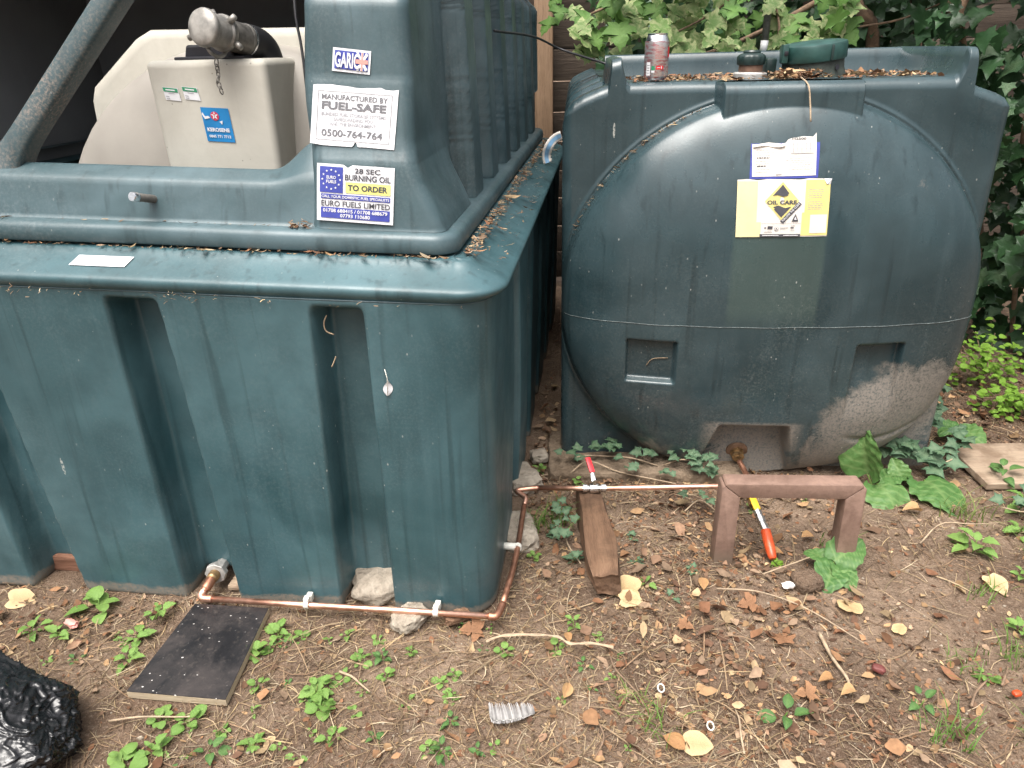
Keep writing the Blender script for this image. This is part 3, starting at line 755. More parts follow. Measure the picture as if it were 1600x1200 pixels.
def tank_stickers():
    f = on_pillar(-0.286, -0.210, 1.208, 1.250)
    s = sticker_base('name_sticker', f, M['white'], LT, label='small white and blue GARICK name sticker')
    p = Print(f)
    p.rect('blue', 0.06, 0.12, 0.94, 0.90)
    p.text('name', 'GARIC', 0.08, 0.18, 0.72, 0.84, 0.03)
    for a in ((0.62, .9, .68, .9, .94, .2, .88, .12), (0.88, .9, .94, .82, .70, .12, .64, .12)):
        p.poly('pale', [(a[0], a[1]), (a[2], a[3]), (a[4], a[5]), (a[6], a[7])])
    p.rect('pale', 0.755, 0.12, 0.815, 0.90, 1)
    p.rect('pink', 0.62, 0.42, 0.94, 0.60, 1); p.rect('pink', 0.768, 0.12, 0.802, 0.42, 1); p.rect('pink', 0.768, 0.60, 0.802, 0.90, 1)
    p.build({'blue': ('blue_print', M['blue_ink'], 0.0016), 'name': ('lettering', M['white'], 0.0030), 'pale': ('flag_stripes', M['white'], 0.0023), 'pink': ('flag_cross', M['pink_ink'], 0.0026)}, s)

    f = on_pillar(-0.331, -0.158, 1.075, 1.184, 0.008, 0.012)
    s = sticker_base('maker_plate', f, M['white'], LT, ragged(1.0, 0.02, 14, 3), ragged(0.0, 0.012, 6, 8, (0.54, 0.03, 0.10)), nu=60, label='white maker plate reading MANUFACTURED BY FUEL-SAFE')
    p = Print(f)
    p.frame('ink', 0.065, 0.085, 0.935, 0.905, 0.006, 0.009)
    p.text('grey', 'MANUFACTURED BY', 0.11, 0.765, 0.885, 0.855, 0.02)
    p.text('bold', 'FUEL-SAFE', 0.115, 0.60, 0.875, 0.735, 0.035)
    p.text('pale', 'BUNDED FUEL STORAGE SYSTEMS', 0.115, 0.495, 0.875, 0.555, 0.022)
    p.text('pale', 'SAFEGUARDING YOU', 0.265, 0.415, 0.725, 0.475, 0.022)
    p.text('pale', 'AND THE ENVIRONMENT', 0.22, 0.335, 0.765, 0.395, 0.022)
    p.text('grey', '0500-764-764', 0.13, 0.15, 0.85, 0.27, 0.018)
    p.build({'ink': ('border', M['ink'], 0.0016), 'grey': ('lettering', M['ink'], 0.0016), 'bold': ('bold_lettering', M['ink'], 0.0016), 'pale': ('faded_lettering', M['ink_pale'], 0.0016)}, s)

    f = on_pillar(-0.328, -0.168, 0.930, 1.040, 0.006, 0.010)
    s = sticker_base('fuel_advert_sticker', f, M['white'], LT, ragged(1.0, 0.003, 9, 5, (0.40, 0.06, -0.05)), nu=50, label='white, blue and yellow EURO FUELS advert sticker')
    p = Print(f)
    p.rect('blue', 0.04, 0.505, 0.34, 0.955)
    for k in range(12): a = 2 * math.pi * k / 12; p.star('white', 0.19 + 0.115 * math.cos(a), 0.735 + 0.165 * math.sin(a), 0.016, 0.024)
    p.text('white', 'EURO', 0.13, 0.745, 0.25, 0.80, 0.02); p.text('white', 'FUELS', 0.125, 0.67, 0.255, 0.725, 0.02)
    p.text('dark', '28 SEC', 0.49, 0.865, 0.82, 0.955, 0.02); p.text('dark', 'BURNING OIL', 0.365, 0.735, 0.955, 0.84, 0.02)
    p.rect('lemon', 0.375, 0.515, 0.955, 0.705); p.text('dark2', 'TO ORDER', 0.405, 0.56, 0.92, 0.665, 0.035)
    p.rect('blue', 0.055, 0.395, 0.955, 0.48); p.text('white', 'CALL YOUR DOMESTIC FUEL SPECIALISTS', 0.065, 0.415, 0.945, 0.462, 0.02)
    p.text('dark', 'EURO FUELS LIMITED', 0.06, 0.265, 0.955, 0.365, 0.015)
    p.rect('blue', 0.055, 0.055, 0.955, 0.245); p.text('white', '01708 688415 / 01708 688679', 0.085, 0.16, 0.925, 0.225, 0.02); p.text('white', '07793 110680', 0.31, 0.075, 0.70, 0.14, 0.02)
    p.build({'blue': ('blue_print', M['blue_ink'], 0.0016), 'white': ('white_lettering', M['white'], 0.0021), 'dark': ('lettering', M['black_ink'], 0.0016), 'lemon': ('yellow_band', M['lemon'], 0.0016), 'dark2': ('bold_lettering', M['black_ink'], 0.0021)}, s)
    # worn strip label on the lip of the bund
    def g(u, v, off):
        x = -0.868 + 0.125 * u + 0.010 * v; t = 0.30 + 0.45 * v
        y = -0.008 + 0.036 * t * 1.0; z = 0.831 + 0.024 * t
        # follow the sloping flange between (off .008,z .831) and (off -.034, z .854)
        z = 0.823 + 0.032 * t; y = float(np.interp(z, [0.8215, 0.825, 0.832, 0.840, 0.848, 0.855], [-0.002, 0.005, 0.019, 0.034, 0.048, 0.058]))
        return Vector((x, y - off * 0.45, float(lift(x, z)) + off * 0.9 + 0.0012))
    sticker_base('strip_label', g, M['white'], LT, label='torn blank white strip label on the lip', off=0.0012)
tank_stickers()

# --- outlet fitting low on the front
def outlet_left():
    o = Vector((-0.714, 0.045, 0.046)); d = Vector((0.10, -1, 0.12))
    V, Fs = lathe_arrays([(0.016, -0.055), (0.016, -0.006), (0.0255, -0.005), (0.0275, -0.002), (0.0275, 0.002), (0.0275, 0.012), (0.026, 0.014)], 8, o, d)
    me = mesh_data('outlet_flange', V, Fs, M['zinc'], False)
    fl = obj('outlet_flange', me, LT)
    lathe('threaded_nipple', [(0.0135, 0.012), (0.0145, 0.016), (0.0135, 0.019), (0.0145, 0.022), (0.0135, 0.025), (0.0145, 0.028), (0.0135, 0.031), (0.0135, 0.036)], M['brass'], fl, o, d, 18, 180)
outlet_left()

# ------------------------------------------------------------------ white inner tank inside the hood
def inner_tank():
    t = thing('inner_tank', 'dirty white plastic inner tank with kerosene sticker inside the open hood', 'inner tank', LT_O, LT_R)
    # octagonal body behind
    out = [(-1.165, 0.55), (-1.165, 0.90), (-1.150, 1.150), (-1.135, 1.185), (-0.985, 1.300), (-0.945, 1.318), (-0.20, 1.310), (-0.17, 1.28), (-0.17, 0.55)]
    ys = [0.640, 0.622, 0.615, 0.612]
    ins = [0.0, 0.006, 0.016, 0.035]
    cx, cz = -0.62, 0.95
    def ringv(ins_, y): 
        return [(x + (cx - x) * ins_ / 0.55, y, z + (cz - z) * ins_ / 0.55) for x, z in out]
    V = []; n = len(out)
    for y, i in [(1.95, 0)] + list(zip(ys, ins)): V += ringv(i, y)
    Fs = []
    for k in range(len(ys)):
        for a in range(n): Fs.append((k * n + a, k * n + (a + 1) % n, (k + 1) * n + (a + 1) % n, (k + 1) * n + a))
    Fs.append(tuple(range(len(ys) * n, len(ys) * n + n)))
    me = mesh_data('body', V, Fs, M['white_tank']); me.set_sharp_from_angle(angle=R(40))
    obj('body', me, t)
    # domed end
    nu, nv = 60, 24
    P = np.zeros((nu, nv, 3))
    for i in range(nu):
        a = 2 * math.pi * i / nu
        for j in range(nv):
            s = j / (nv - 1); rad = 0.575 * math.sin(s * math.pi / 2); dy = 0.150 * math.cos(s * math.pi / 2) ** 0.8 + (0.09 if s < 0.985 else -0.02)
            P[i, j] = (-0.655 + rad * math.cos(a), 0.615 - dy, 0.705 + rad * math.sin(a))
    sheet('domed_end', P, simple('stained_beige_plastic', (0.31, 0.285, 0.25), 0.6, var=0.14, scale=6), t, cu=True)
    # square boss in front
    bm = bmesh.new(); bmesh.ops.create_cube(bm, size=1)
    for v in bm.verts:
        v.co = Vector((-0.636 + v.co.x * 0.282, 0.42 + v.co.y * 0.24, 1.045 + v.co.z * 0.40))
        if v.co.z < 1: v.co.x += 0.012 if v.co.x < -0.63 else -0.0
    bmesh.ops.bevel(bm, geom=list(bm.edges), offset=0.016, segments=6, affect='EDGES', profile=0.5)
    me = bpy.data.meshes.new('filler_boss'); bm.to_mesh(me); bm.free(); me.materials.append(M['white_tank'])
    me.polygons.foreach_set('use_smooth', [True] * len(me.polygons))
    boss = obj('filler_boss', me, t); boss.modifiers.new('normals', 'WEIGHTED_NORMAL').keep_sharp = True
    fy = 0.300
    def face(x0, x1, z0, z1, skew=0.0):
        def fn(u, v, off): return Vector((x0 + (x1 - x0) * u + skew * (1 - v), fy - 0.0008 - off, z0 + (z1 - z0) * v - 0.004 * u))
        return fn
    f = face(-0.662, -0.596, 1.075, 1.148, 0.004)
    s = sticker_base('kerosene_sticker', f, M['cyan_ink'], t, nu=10, label='bright blue kerosene sticker with a white star')
    p = Print(f)
    p.disc('red', 0.47, 0.76, 0.15, 0.13, 18); p.star('white', 0.47, 0.77, 0.135, 0.125, 0.4); p.text('red2', 'T', 0.43, 0.72, 0.51, 0.82, 0.03)
    p.text('white', 'KEROSENE', 0.10, 0.30, 0.90, 0.415, 0.04); p.text('white', '0845 771 7712', 0.12, 0.12, 0.90, 0.205, 0.025)
    p.poly('white', [(0.02, 0.80), (0.10, 0.66), (0.30, 0.70), (0.24, 0.76), (0.12, 0.74), (0.06, 0.86)]); p.poly('white', [(0.60, 0.60), (0.68, 0.52), (0.72, 0.64), (0.66, 0.62)])
    p.build({'red': ('red_disc', M['red_ink'], 0.0016), 'white': ('white_print', M['white'], 0.0020), 'red2': ('star_letter', M['red_ink'], 0.0024)}, s)
    for x0 in (-0.743, -0.697):
        f = face(x0, x0 + 0.036, 1.165, 1.192, 0.004)
        s = sticker_base('inspection_sticker', f, M['white'], t, nu=6, nv=4)
        p = Print(f); p.rect('g', 0.03, 0.66, 0.97, 0.97); p.rect('w', 0.2, 0.76, 0.8, 0.86); p.rect('i', 0.08, 0.26, 0.30, 0.31); p.rect('i', 0.08, 0.10, 0.30, 0.15); p.rect('i', 0.3, 0.52, 0.7, 0.56)
        p.build({'g': ('green_header', M['green_ink'], 0.0015), 'w': ('header_print', M['white'], 0.0018), 'i': ('small_print', M['ink_pale'], 0.0015)}, s)
    # black raised cover on the boss
    bm = bmesh.new(); bmesh.ops.create_cube(bm, size=1)
    for v in bm.verts:
        v.co = Vector((-0.640 + v.co.x * 0.125, 0.40 + v.co.y * 0.12, 1.2585 + v.co.z * 0.034))
        if v.co.z > 1.26: v.co.x = -0.640 + (v.co.x + 0.640) * 0.84
    bmesh.ops.bevel(bm, geom=list(bm.edges), offset=0.005, segments=2, affect='EDGES', profile=0.5)
    me = bpy.data.meshes.new('access_cover'); bm.to_mesh(me); bm.free(); me.materials.append(M['black_plastic'])
    cov = obj('access_cover', me, t)
    obj('cover_rim', box_mesh('cover_rim', (0.165, 0.15, 0.008), M['black_plastic'], 0.003, center=(-0.632, 0.395, 1.2475)), cov)
    # sight cable down the right of the boss
    tube('gauge_cable', smooth_path([(-0.485, 0.50, 1.40), (-0.480, 0.475, 1.33), (-0.470, 0.46, 1.27), (-0.462, 0.44, 1.20), (-0.462, 0.43, 1.10), (-0.468, 0.43, 0.95)]), 0.0035, M['cable'], t, 8)
inner_tank()

def filler_pipe():
    base = lt_world(-0.47, 0.44, 1.245)
    t = thing('filler_pipe', 'grey metal filler coupling with round cap and dangling chain on the white tank', 'filler pipe', LT_O, LT_R)
    a = Vector((-0.590, 0.245, 1.306)); b = Vector((-0.548, 0.425, 1.272)); d = (b - a).normalized(); L = (b - a).length
    cap = lathe('filler_cap', [(0, -0.012), (0.020, -0.0115), (0.034, -0.008), (0.0365, -0.006), (0.0385, -0.002), (0.0385, 0.002), (0.0365, 0.006), (0.0335, 0.010), (0.0335, 0.045), (0.0345, 0.047)], M['dull_metal'], t, a, d, 36)
    lathe('lug_ring', [(0.034, 0.046), (0.0375, 0.050), (0.0380, 0.056), (0.0360, 0.062), (0.0330, 0.066)], M['dull_metal'], cap, a, d, 36)
    lathe('coupling_body', [(0.0320, 0.060), (0.0320, 0.118), (0.0335, 0.120), (0.0335, 0.130), (0.031, 0.132)], M['dull_metal_dark'], t, a, d, 36)
    lathe('bright_ring', [(0.0338, 0.126), (0.0342, 0.128), (0.0342, 0.131), (0.0338, 0.133)], M['chrome'], t, a, d, 36)
    e0 = a + d * 0.130
    tube('rubber_elbow', smooth_path([e0, e0 + d * 0.035, e0 + d * 0.052 + Vector((0.004, 0.002, -0.012)), e0 + d * 0.060 + Vector((0.006, 0, -0.034)), e0 + d * 0.061 + Vector((0.006, 0, -0.060))]), 0.0345, M['rubber'], t, 24)
    side = d.cross(Vector((0, 0, 1))).normalized(); up = side.cross(d)
    for ang, at in ((200, 0.008), (35, 0.045), (-35, 0.060), (120, 0.055)):
        v = (side * math.cos(R(ang)) + up * math.sin(R(ang)))
        c = a + d * at + v * 0.036
        tube('lug', [c, c + v * 0.016], [0.0075, 0.006], M['dull_metal'], cap, 10)
    # hinge bracket, ring and chain
    r0 = a + d * 0.030 - up * 0.045
    tube('chain_bracket', smooth_path([a + d * 0.012 - up * 0.030 + side * -0.01, a + d * 0.015 - up * 0.045, a + d * 0.035 - up * 0.050, a + d * 0.055 - up * 0.043, a + d * 0.064 - up * 0.030]), 0.0042, M['dull_metal'], cap, 8)
    ch = obj('chain', None, t) if False else None
    pos = r0 + Vector((0.0, -0.002, -0.010)); links = []
    for k in range(6):
        ang = 90 * (k % 2) + random.uniform(-25, 25)
        dirv = Vector((random.uniform(-.35, .45), random.uniform(-.2, .2), -1)).normalized()
        pa = Vector((math.cos(R(ang)), math.sin(R(ang)), 0)); pa = (pa - dirv * pa.dot(dirv)).normalized()
        pts = [pos + dirv * 0.0075 + dirv * 0.0085 * math.sin(q * math.pi / 5) + pa * 0.0045 * math.cos(q * math.pi / 5) for q in range(10)]
        V, Fs = tube_arrays(pts + [pts[0]], 0.0013, 6)
        o = obj('chain_link', mesh_data('chain_link', V, Fs, M['dull_metal_dark']), t)
        pos = pos + dirv * 0.0115
filler_pipe()

# ------------------------------------------------------------------ single-skin tank (right)
RT_O = Vector((0.158, 2.14, 0)); RT_R = -R(5)
RT = thing('round_ended_oil_tank', 'weathered dark green plastic oil tank with bulging round end and mud-stained base', 'oil tank', RT_O, RT_R)
def rt_world(x, y, z):
    c, s = math.cos(RT_R), math.sin(RT_R)
    return Vector((RT_O.x + x * c - y * s, RT_O.y + x * s + y * c, z))
W = 1.188
def rt_top(x):
    return np.interp(x, [0, 0.006, 0.016, 0.030, 0.055, 0.10, 0.124, 0.128, 0.132, 0.158, 0.163, 0.172, 0.182, 1.028, 1.036, 1.046, 1.050, 1.070, 1.073, 1.078, 1.10, 1.145, 1.168, 1.180, 1.186, W],
                     [1.05, 1.080, 1.100, 1.115, 1.129, 1.147, 1.155, 1.170, 1.218, 1.224, 1.200, 1.168, 1.160, 1.158, 1.166, 1.196, 1.230, 1.228, 1.215, 1.140, 1.131, 1.116, 1.104, 1.090, 1.075, 1.045])
def dome_raw(x, z):
    """how far the end stands out towards the viewer from the flat frame"""
    cx, cz, rx, rz = 0.596, 0.550, 0.602, 0.580
    ex = 2.0 + 0.55 * sstep(x, 0.65, 1.0) * (1 - sstep(z, 0.25, 0.6))
    q = (np.abs((x - cx) / rx) ** ex + np.abs((z - cz) / rz) ** ex) ** (1 / ex)
    core = 0.150 * np.clip(1 - q ** 2.1, 0, 1) ** 0.50
    step = 0.024 * (1 - sstep(q, 0.975, 1.0))
    lip = 0.004 * np.exp(-((q - 1.012) / 0.010) ** 2)
    return core + step + lip
def rt_front(x, z):
    p = dome_raw(x, z)
    # filler platform standing proud above the dome
    bx = sstep(x, 0.408, 0.424) * (1 - sstep(x, 0.772, 0.790)) * sstep(z, 0.90, 0.93)
    p = np.maximum(p, 0.075 * bx)
    # two hand recesses and the outlet recess
    def rect(x0, x1, z0, z1, w=0.010, wb=None):
        return sstep(x, x0, x0 + w) * (1 - sstep(x, x1 - w, x1)) * sstep(z, z0, z0 + (wb or w)) * (1 - sstep(z, z1 - w, z1))
    p = p - 0.026 * rect(0.190, 0.338, 0.335, 0.476)
    p = p - 0.030 * rect(0.832, 0.976, 0.20, 0.472, 0.012, 0.22)
    tz = np.clip((0.200 - z) / 0.19, -0.2, 1.2)
    x0 = 0.481 - 0.055 * tz; x1 = 0.690 + 0.034 * tz
    tr = sstep(x, x0, x0 + 0.014) * (1 - sstep(x, x1 - 0.014, x1)) * (1 - sstep(z, 0.180, 0.200))
    floor = 0.046 + 0.10 * np.clip(0.2 - z, 0, 1) * 0.2
    p = p * (1 - tr) + np.minimum(p, floor) * tr
    # a dented crease low on the right
    cr = np.exp(-((z - 0.155 - 0.10 * (x - 0.95) - 0.02 * np.sin(x * 18)) / 0.010) ** 2) * sstep(x, 0.84, 0.92) * (1 - sstep(x, 1.08, 1.15))
    p = p - 0.008 * cr
    p = p + 0.0022 * np.sin(x * 9 + 1) * np.sin(z * 7) + 0.0012 * np.sin(x * 23 + z * 15)
    # edge rounding of the frame
    d = np.minimum(np.minimum(x, W - x), (rt_top(x) - z) * 1.0)
    r = 0.030; dd = np.clip(d, 0, r)
    e = r - np.sqrt(np.clip(r * r - (r - dd) ** 2, 0, None))
    return p - e
def build_right_tank():
    xs = np.unique(np.concatenate([np.linspace(0, 0.03, 14), np.linspace(0.03, W - 0.03, 330), np.linspace(W - 0.03, W, 14), np.linspace(0.118, 0.186, 36), np.linspace(1.024, 1.082, 34), np.linspace(0.405, 0.43, 10), np.linspace(0.768, 0.794, 10)]))
    zl = np.linspace(-0.03, 1.0, 250); fr = 1 - (1 - np.linspace(0, 1, 60)[1:]) ** 1.6
    P = np.zeros((len(xs), len(zl) + len(fr), 3))
    T = rt_top(xs)
    for j, z in enumerate(zl): P[:, j, 2] = z
    for j, f in enumerate(fr): P[:, len(zl) + j, 2] = 1.0 + (T - 1.0) * f
    P[:, :, 0] = xs[:, None]
    P[:, :, 1] = -rt_front(P[:, :, 0], P[:, :, 2])
    sheet('end_panel', P, M['tank'], RT)
    # body behind: outline swept back with ribs
    body_x = np.concatenate([np.full(26, 0.0), xs[::3], [W], np.full(26, W)])
    body_z = np.concatenate([np.linspace(-0.03, 1.04, 26), rt_top(xs[::3]), [1.045], np.linspace(1.04, -0.03, 26)])
    ys = np.concatenate([[0.030, 0.05], np.arange(0.07, 1.9, 0.018)])
    B = np.zeros((len(body_x), len(ys), 3))
    for j, y in enumerate(ys):
        rib = 0.0 if y < 0.10 else float(sstep(np.array((y - 0.10) % 0.30), 0.0, 0.04) - sstep(np.array((y - 0.10) % 0.30), 0.19, 0.25))
        k = -0.045 * rib
        fx = (body_x - W / 2) / (W / 2)
        trough = ((body_x > 0.165) & (body_x < 1.045)).astype(float)
        rim = ((body_x > 0.124) & (body_x < 1.074)).astype(float)
        zz = body_z + k * (1 - rim) * np.clip((body_z - 0.9) / 0.2, 0, 1)
        # rim walls end behind the trough
        if y > 0.47: zz = np.where(rim > 0, np.minimum(zz, 1.15), zz)
        B[:, j, 0] = body_x - np.sign(fx) * rib * 0.045 * (np.abs(fx) > 0.98)
        B[:, j, 1] = y; B[:, j, 2] = zz
    sheet('body', B, M['tank'], RT)
    # upstand at the back of the top trough
    V = []; Fs = []
    x = np.linspace(0.13, 1.07, 60)
    prof = [(0.43, 1.150), (0.437, 1.165), (0.444, 1.20), (0.448, 1.222), (0.456, 1.227), (0.475, 1.226), (0.483, 1.215), (0.486, 1.14)]
    P = np.zeros((len(x), len(prof), 3))
    for j, (y, z) in enumerate(prof): P[:, j, 0] = x; P[:, j, 1] = y; P[:, j, 2] = z + (0.004 * (x - 0.6) if z > 1.18 else 0)
    sheet('rear_upstand', P, M['tank'], RT)
    # mould seam across the bulge
    sx = np.linspace(0.002, W - 0.002, 140); sz = 0.525 + 0.0007 * np.sin(sx * 40)
    tube('mould_seam', [(a, -float(rt_front(np.array(a), np.array(b))) - 0.0004, b) for a, b in zip(sx, sz)], 0.0010, simple('worn_seam', (0.10, 0.12, 0.12), 0.6, var=0.5, scale=90), RT, 6)
    # small dark cap on a threaded neck
    o = Vector((0.530, 0.16, 1.158))
    lathe('neck_collar', [(0.047, 0), (0.047, 0.013), (0.043, 0.017), (0.030, 0.018)], M['zinc'], RT, o, (0.02, 0, 1), 30)
    prof = [(0.032, 0.016)] + [(0.032 + 0.0018 * (k % 2), 0.018 + k * 0.0022) for k in range(12)]
    neck = lathe('threaded_neck', prof, simple('rusty_thread', (0.16, 0.09, 0.06), 0.7, var=0.4), RT, o, (0.02, 0, 1), 28, 180)
    V, Fs = [], []
    seg = 48
    for r, hh, am in ((0.036, 0.036, .0), (0.0375, 0.038, .001), (0.0385, 0.056, .0012), (0.036, 0.061, .0005), (0.028, 0.066, 0), (0.0, 0.068, 0)):
        for k in range(seg): a = 2 * math.pi * k / seg; q = r + (am if (k // 2) % 2 else -am); V.append((o.x + q * math.cos(a), o.y + q * math.sin(a), o.z + hh))
    for i in range(5):
        for k in range(seg): Fs.append((i * seg + k, i * seg + (k + 1) % seg, (i + 1) * seg + (k + 1) % seg, (i + 1) * seg + k))
    cp = obj('vent_cap', mesh_data('vent_cap', V, Fs, M['cap_dark']), RT)
    lathe('cap_dome', [(0.024, 0.060), (0.024, 0.070), (0.021, 0.074), (0, 0.075)], M['cap_dark'], cp, o, (0, 0, 1), 24)
    # big green filler cap on an angled collar
    o = Vector((0.715, 0.20, 1.157)); d = Vector((-0.10, -0.05, 1)).normalized()
    lathe('filler_collar', [(0.090, -0.01), (0.088, 0.006), (0.084, 0.022), (0.083, 0.050)], M['collar'], RT, o, d, 40)
    fc = lathe('filler_cap', [(0.0835, 0.046), (0.0885, 0.046), (0.090, 0.049), (0.0905, 0.083), (0.088, 0.089), (0.080, 0.092), (0, 0.094)], M['cap_green'], RT, o, d, 44)
    lathe('drain_hole', [(0.0072, -0.0005), (0.0072, 0.0012), (0, 0.0012)], M['black_plastic'], fc, Vector((0.757, 0.122, 1.184)), Vector((0.45, -0.88, 0.1)), 14)
    obj('lock_hasp', box_mesh('lock_hasp', (0.016, 0.030, 0.048), M['cap_green'], 0.002, center=(0.618, 0.155, 1.220)), fc)
    obj('hasp_slot', box_mesh('hasp_slot', (0.010, 0.004, 0.011), M['black_plastic'], 0.0005, center=(0.6195, 0.1395, 1.222)), fc)
    obj('cap_strap', box_mesh('cap_strap', (0.007, 0.004, 0.040), M['cap_dark'], 0.001, center=(0.735, 0.1085, 1.222)), fc)
    obj('hinge_plate', box_mesh('hinge_plate', (0.030, 0.06, 0.05), M['cap_dark'], 0.006, center=(0.595, 0.22, 1.185)), fc)
build_right_tank()
def rt_fn(x0, x1, z0, z1, tilt=0.0, slant=0.0):
    def fn(u, v, off):
        x = x0 + (x1 - x0) * u - slant * (1 - v); z = z0 + (z1 - z0) * v + tilt * u
        p = float(rt_front(np.array(x), np.array(z)))
        return Vector((x, -p - off - 0.0006, z))
    return fn
def right_stickers():
    f = rt_fn(0.494, 0.656, 0.932, 1.030, 0.002, -0.004)
    fb = rt_fn(0.492, 0.666, 0.926, 1.012, 0.002, 0.0)
    sb = sticker_base('label_backing', fb, M['blue_ink'], RT, nu=20, off=0.0006, label='blue backing showing round a torn label')
    def top(u): 
        return float(np.interp(u, [0, 0.08, 0.25, 0.45, 0.52, 0.56, 0.62, 0.8, 0.95, 0.985, 1], [0.80, 0.80, 0.84, 0.80, 0.82, 0.90, 0.93, 0.97, 0.95, 1.02, 1.05]))
    s = sticker_base('torn_label', f, M['paper'], RT, top, nu=60, off=0.0014, label='torn white data label with faded print')
    # curled strip where the paper tore
    P = np.zeros((24, 5, 3))
    for i in range(24):
        u = 0.01 + 0.50 * i / 23; 
        for j in range(5):
            a = j / 4 * math.pi * 0.9; q = f(u, top(u) - 0.06 - 0.035 * math.cos(a) + 0.02 * math.sin(u * 14), 0.002 + 0.006 * math.sin(a) * (0.6 + 0.4 * math.sin(u * 17)))
            P[i, j] = q
    sheet('curled_edge', P, M['paper'], s)
    p = Print(f)
    p.text('b', 'H2500', 0.62, 0.885, 0.84, 0.945, 0.02)
    p.rect('b', 0.60, 0.545, 0.96, 0.557)
    for k in range(5):
        x = 0.635 + k * 0.065
        p.rect('g', x, 0.60, x + 0.012, 0.84, 1); p.rect('g', x - 0.006, 0.66, x + 0.020, 0.67, 1); p.rect('g', x - 0.006, 0.78, x + 0.020, 0.79, 1)
    p.rect('g', 0.60, 0.585, 0.94, 0.592)
    r = random.Random(5)
    for row, (ua, ub, n) in enumerate([(0.06, 0.34, 0), (0.06, 0.36, 0), (0.06, 0.30, 0), (0.07, 0.28, 1), (0.05, 0.27, 0), (0.05, 0.26, 0), (0.07, 0.22, 1), (0.05, 0.28, 0), (0.05, 0.27, 0)]):
        v = 0.66 - row * 0.068; u = ua
        while u < ub:
            w = r.uniform(0.015, 0.05); p.rect('b' if n else 'g', u, v, min(ub, u + w), v + (0.026 if n else 0.012), 1); u += w + 0.008
    for row, (ua, ub) in enumerate([(0.56, 0.96), (0.52, 0.97), (0.62, 0.95), (0.58, 0.93), (0.62, 0.9), (0.56, 0.96)]):
        v = 0.44 - row * 0.055; u = ua
        while u < ub:
            w = r.uniform(0.012, 0.045); p.rect('g', u, v, min(ub, u + w), v + 0.012, 1); u += w + 0.01
    p.rect('b', 0.37, 0.035, 0.46, 0.05, 1)
    p.build({'b': ('dark_print', M['black_ink'], 0.0019), 'g': ('small_print', M['ink_pale'], 0.0019)}, s)

    f = rt_fn(0.462, 0.699, 0.779, 0.927, 0.001, -0.004)
    s = sticker_base('oil_care_sticker', f, M['paper'], RT, ragged(0.985, 0.012, 9, 4), nu=40, off=0.0014, label='faded yellow and white OIL CARE sticker')
    p = Print(f)
    p.rect('py', 0.0, 0.0, 0.27, 0.26, 3); p.rect('py', 0.0, 0.26, 0.22, 0.96, 3)
    p.rect('y', 0.71, 0.02, 1.0, 0.42, 3); p.rect('y', 0.735, 0.42, 1.0, 0.97, 3); p.rect('w', 0.80, 0.06, 0.985, 0.38, 3)
    cx, cv = 0.485, 0.62; hu, hv = 0.185, 0.325
    p.poly('y', [(cx, cv - hv), (cx + hu, cv), (cx, cv + hv), (cx - hu, cv)])
    p.poly('k', [(cx, cv + hv * .86), (cx + hu * .40, cv + hv * .40), (cx + hu * .30, cv + hv * .36), (cx + hu * .36, cv + hv * .30), (cx + .01, cv + hv * .24), (cx - hu * .3, cv + hv * .34), (cx - hu * .56, cv + hv * .28)])
    p.poly('k', [(cx, cv - hv * .86), (cx + hu * .56, cv - hv * .28), (cx + hu * .2, cv - hv * .36), (cx - hu * .2, cv - hv * .22), (cx - hu * .52, cv - hv * .30), (cx - hu * .38, cv - hv * .38), (cx - hu * .46, cv - hv * .42)])
    p.text('k2', 'OIL CARE', 0.325, 0.565, 0.645, 0.635, 0.04)
    p.poly('k', [(0.475, 0.275), (0.51, 0.235), (0.70, 0.565), (0.665, 0.605)])
    p.text('w2', 'FOLLOW THE CODE', 0.508, 0.268, 0.682, 0.570, 0.02, rot=(-0.018, 0.024))
    p.poly('k', [(0.60, 0.27), (0.675, 0.27), (0.64, 0.40)]); p.poly('w2', [(0.625, 0.30), (0.653, 0.30), (0.639, 0.355)])
    p.rect('g', 0.27, 0.235, 0.70, 0.240)
    p.rect('k', 0.262, 0.005, 0.705, 0.05); p.rect('w2', 0.29, 0.022, 0.47, 0.034); p.rect('w2', 0.52, 0.022, 0.68, 0.034)
    for (a, b, c, d) in ((0.31, .15, .33, .17), (0.345, .14, .40, .19), (0.31, .085, .40, .095), (0.48, .155, .57, .162), (0.48, .135, .54, .141), (0.60, .19, .64, .197), (0.595, .15, .63, .172), (0.60, .11, .64, .118)): p.rect('g' if b < .14 else 'k', a, b, c, d, 1)
    p.disc('g', 0.443, 0.145, 0.024, 0.036); p.disc('w', 0.443, 0.145, 0.018, 0.028); p.poly('k', [(0.43, 0.13), (0.456, 0.13), (0.443, 0.165)])
    r = random.Random(2)
    for k, v in enumerate((0.80, .765, .73, .70, .665, .595, .56, .53, .50, .47)):
        u = 0.765
        while u < 0.915: w = r.uniform(.012, .04); p.rect('g', u, v, min(.93, u + w), v + 0.010, 1); u += w + .007
    p.text('g', 'L', 0.075, 0.925, 0.095, 0.96)
    for k in range(5): p.rect('g', 0.03, 0.18 + k * 0.16, 0.042, 0.19 + k * 0.16, 1)
    p.build({'py': ('pale_yellow_panel', M['pale_yellow'], 0.0018), 'y': ('yellow_panel', M['yellow_ink'], 0.0018), 'w': ('blank_panel', M['paper'], 0.0022), 'k': ('dark_print', M['black_ink'], 0.0022), 'k2': ('lettering', M['black_ink'], 0.0022), 'w2': ('reversed_print', M['white'], 0.0026), 'g': ('small_print', M['ink_pale'], 0.0020)}, s)
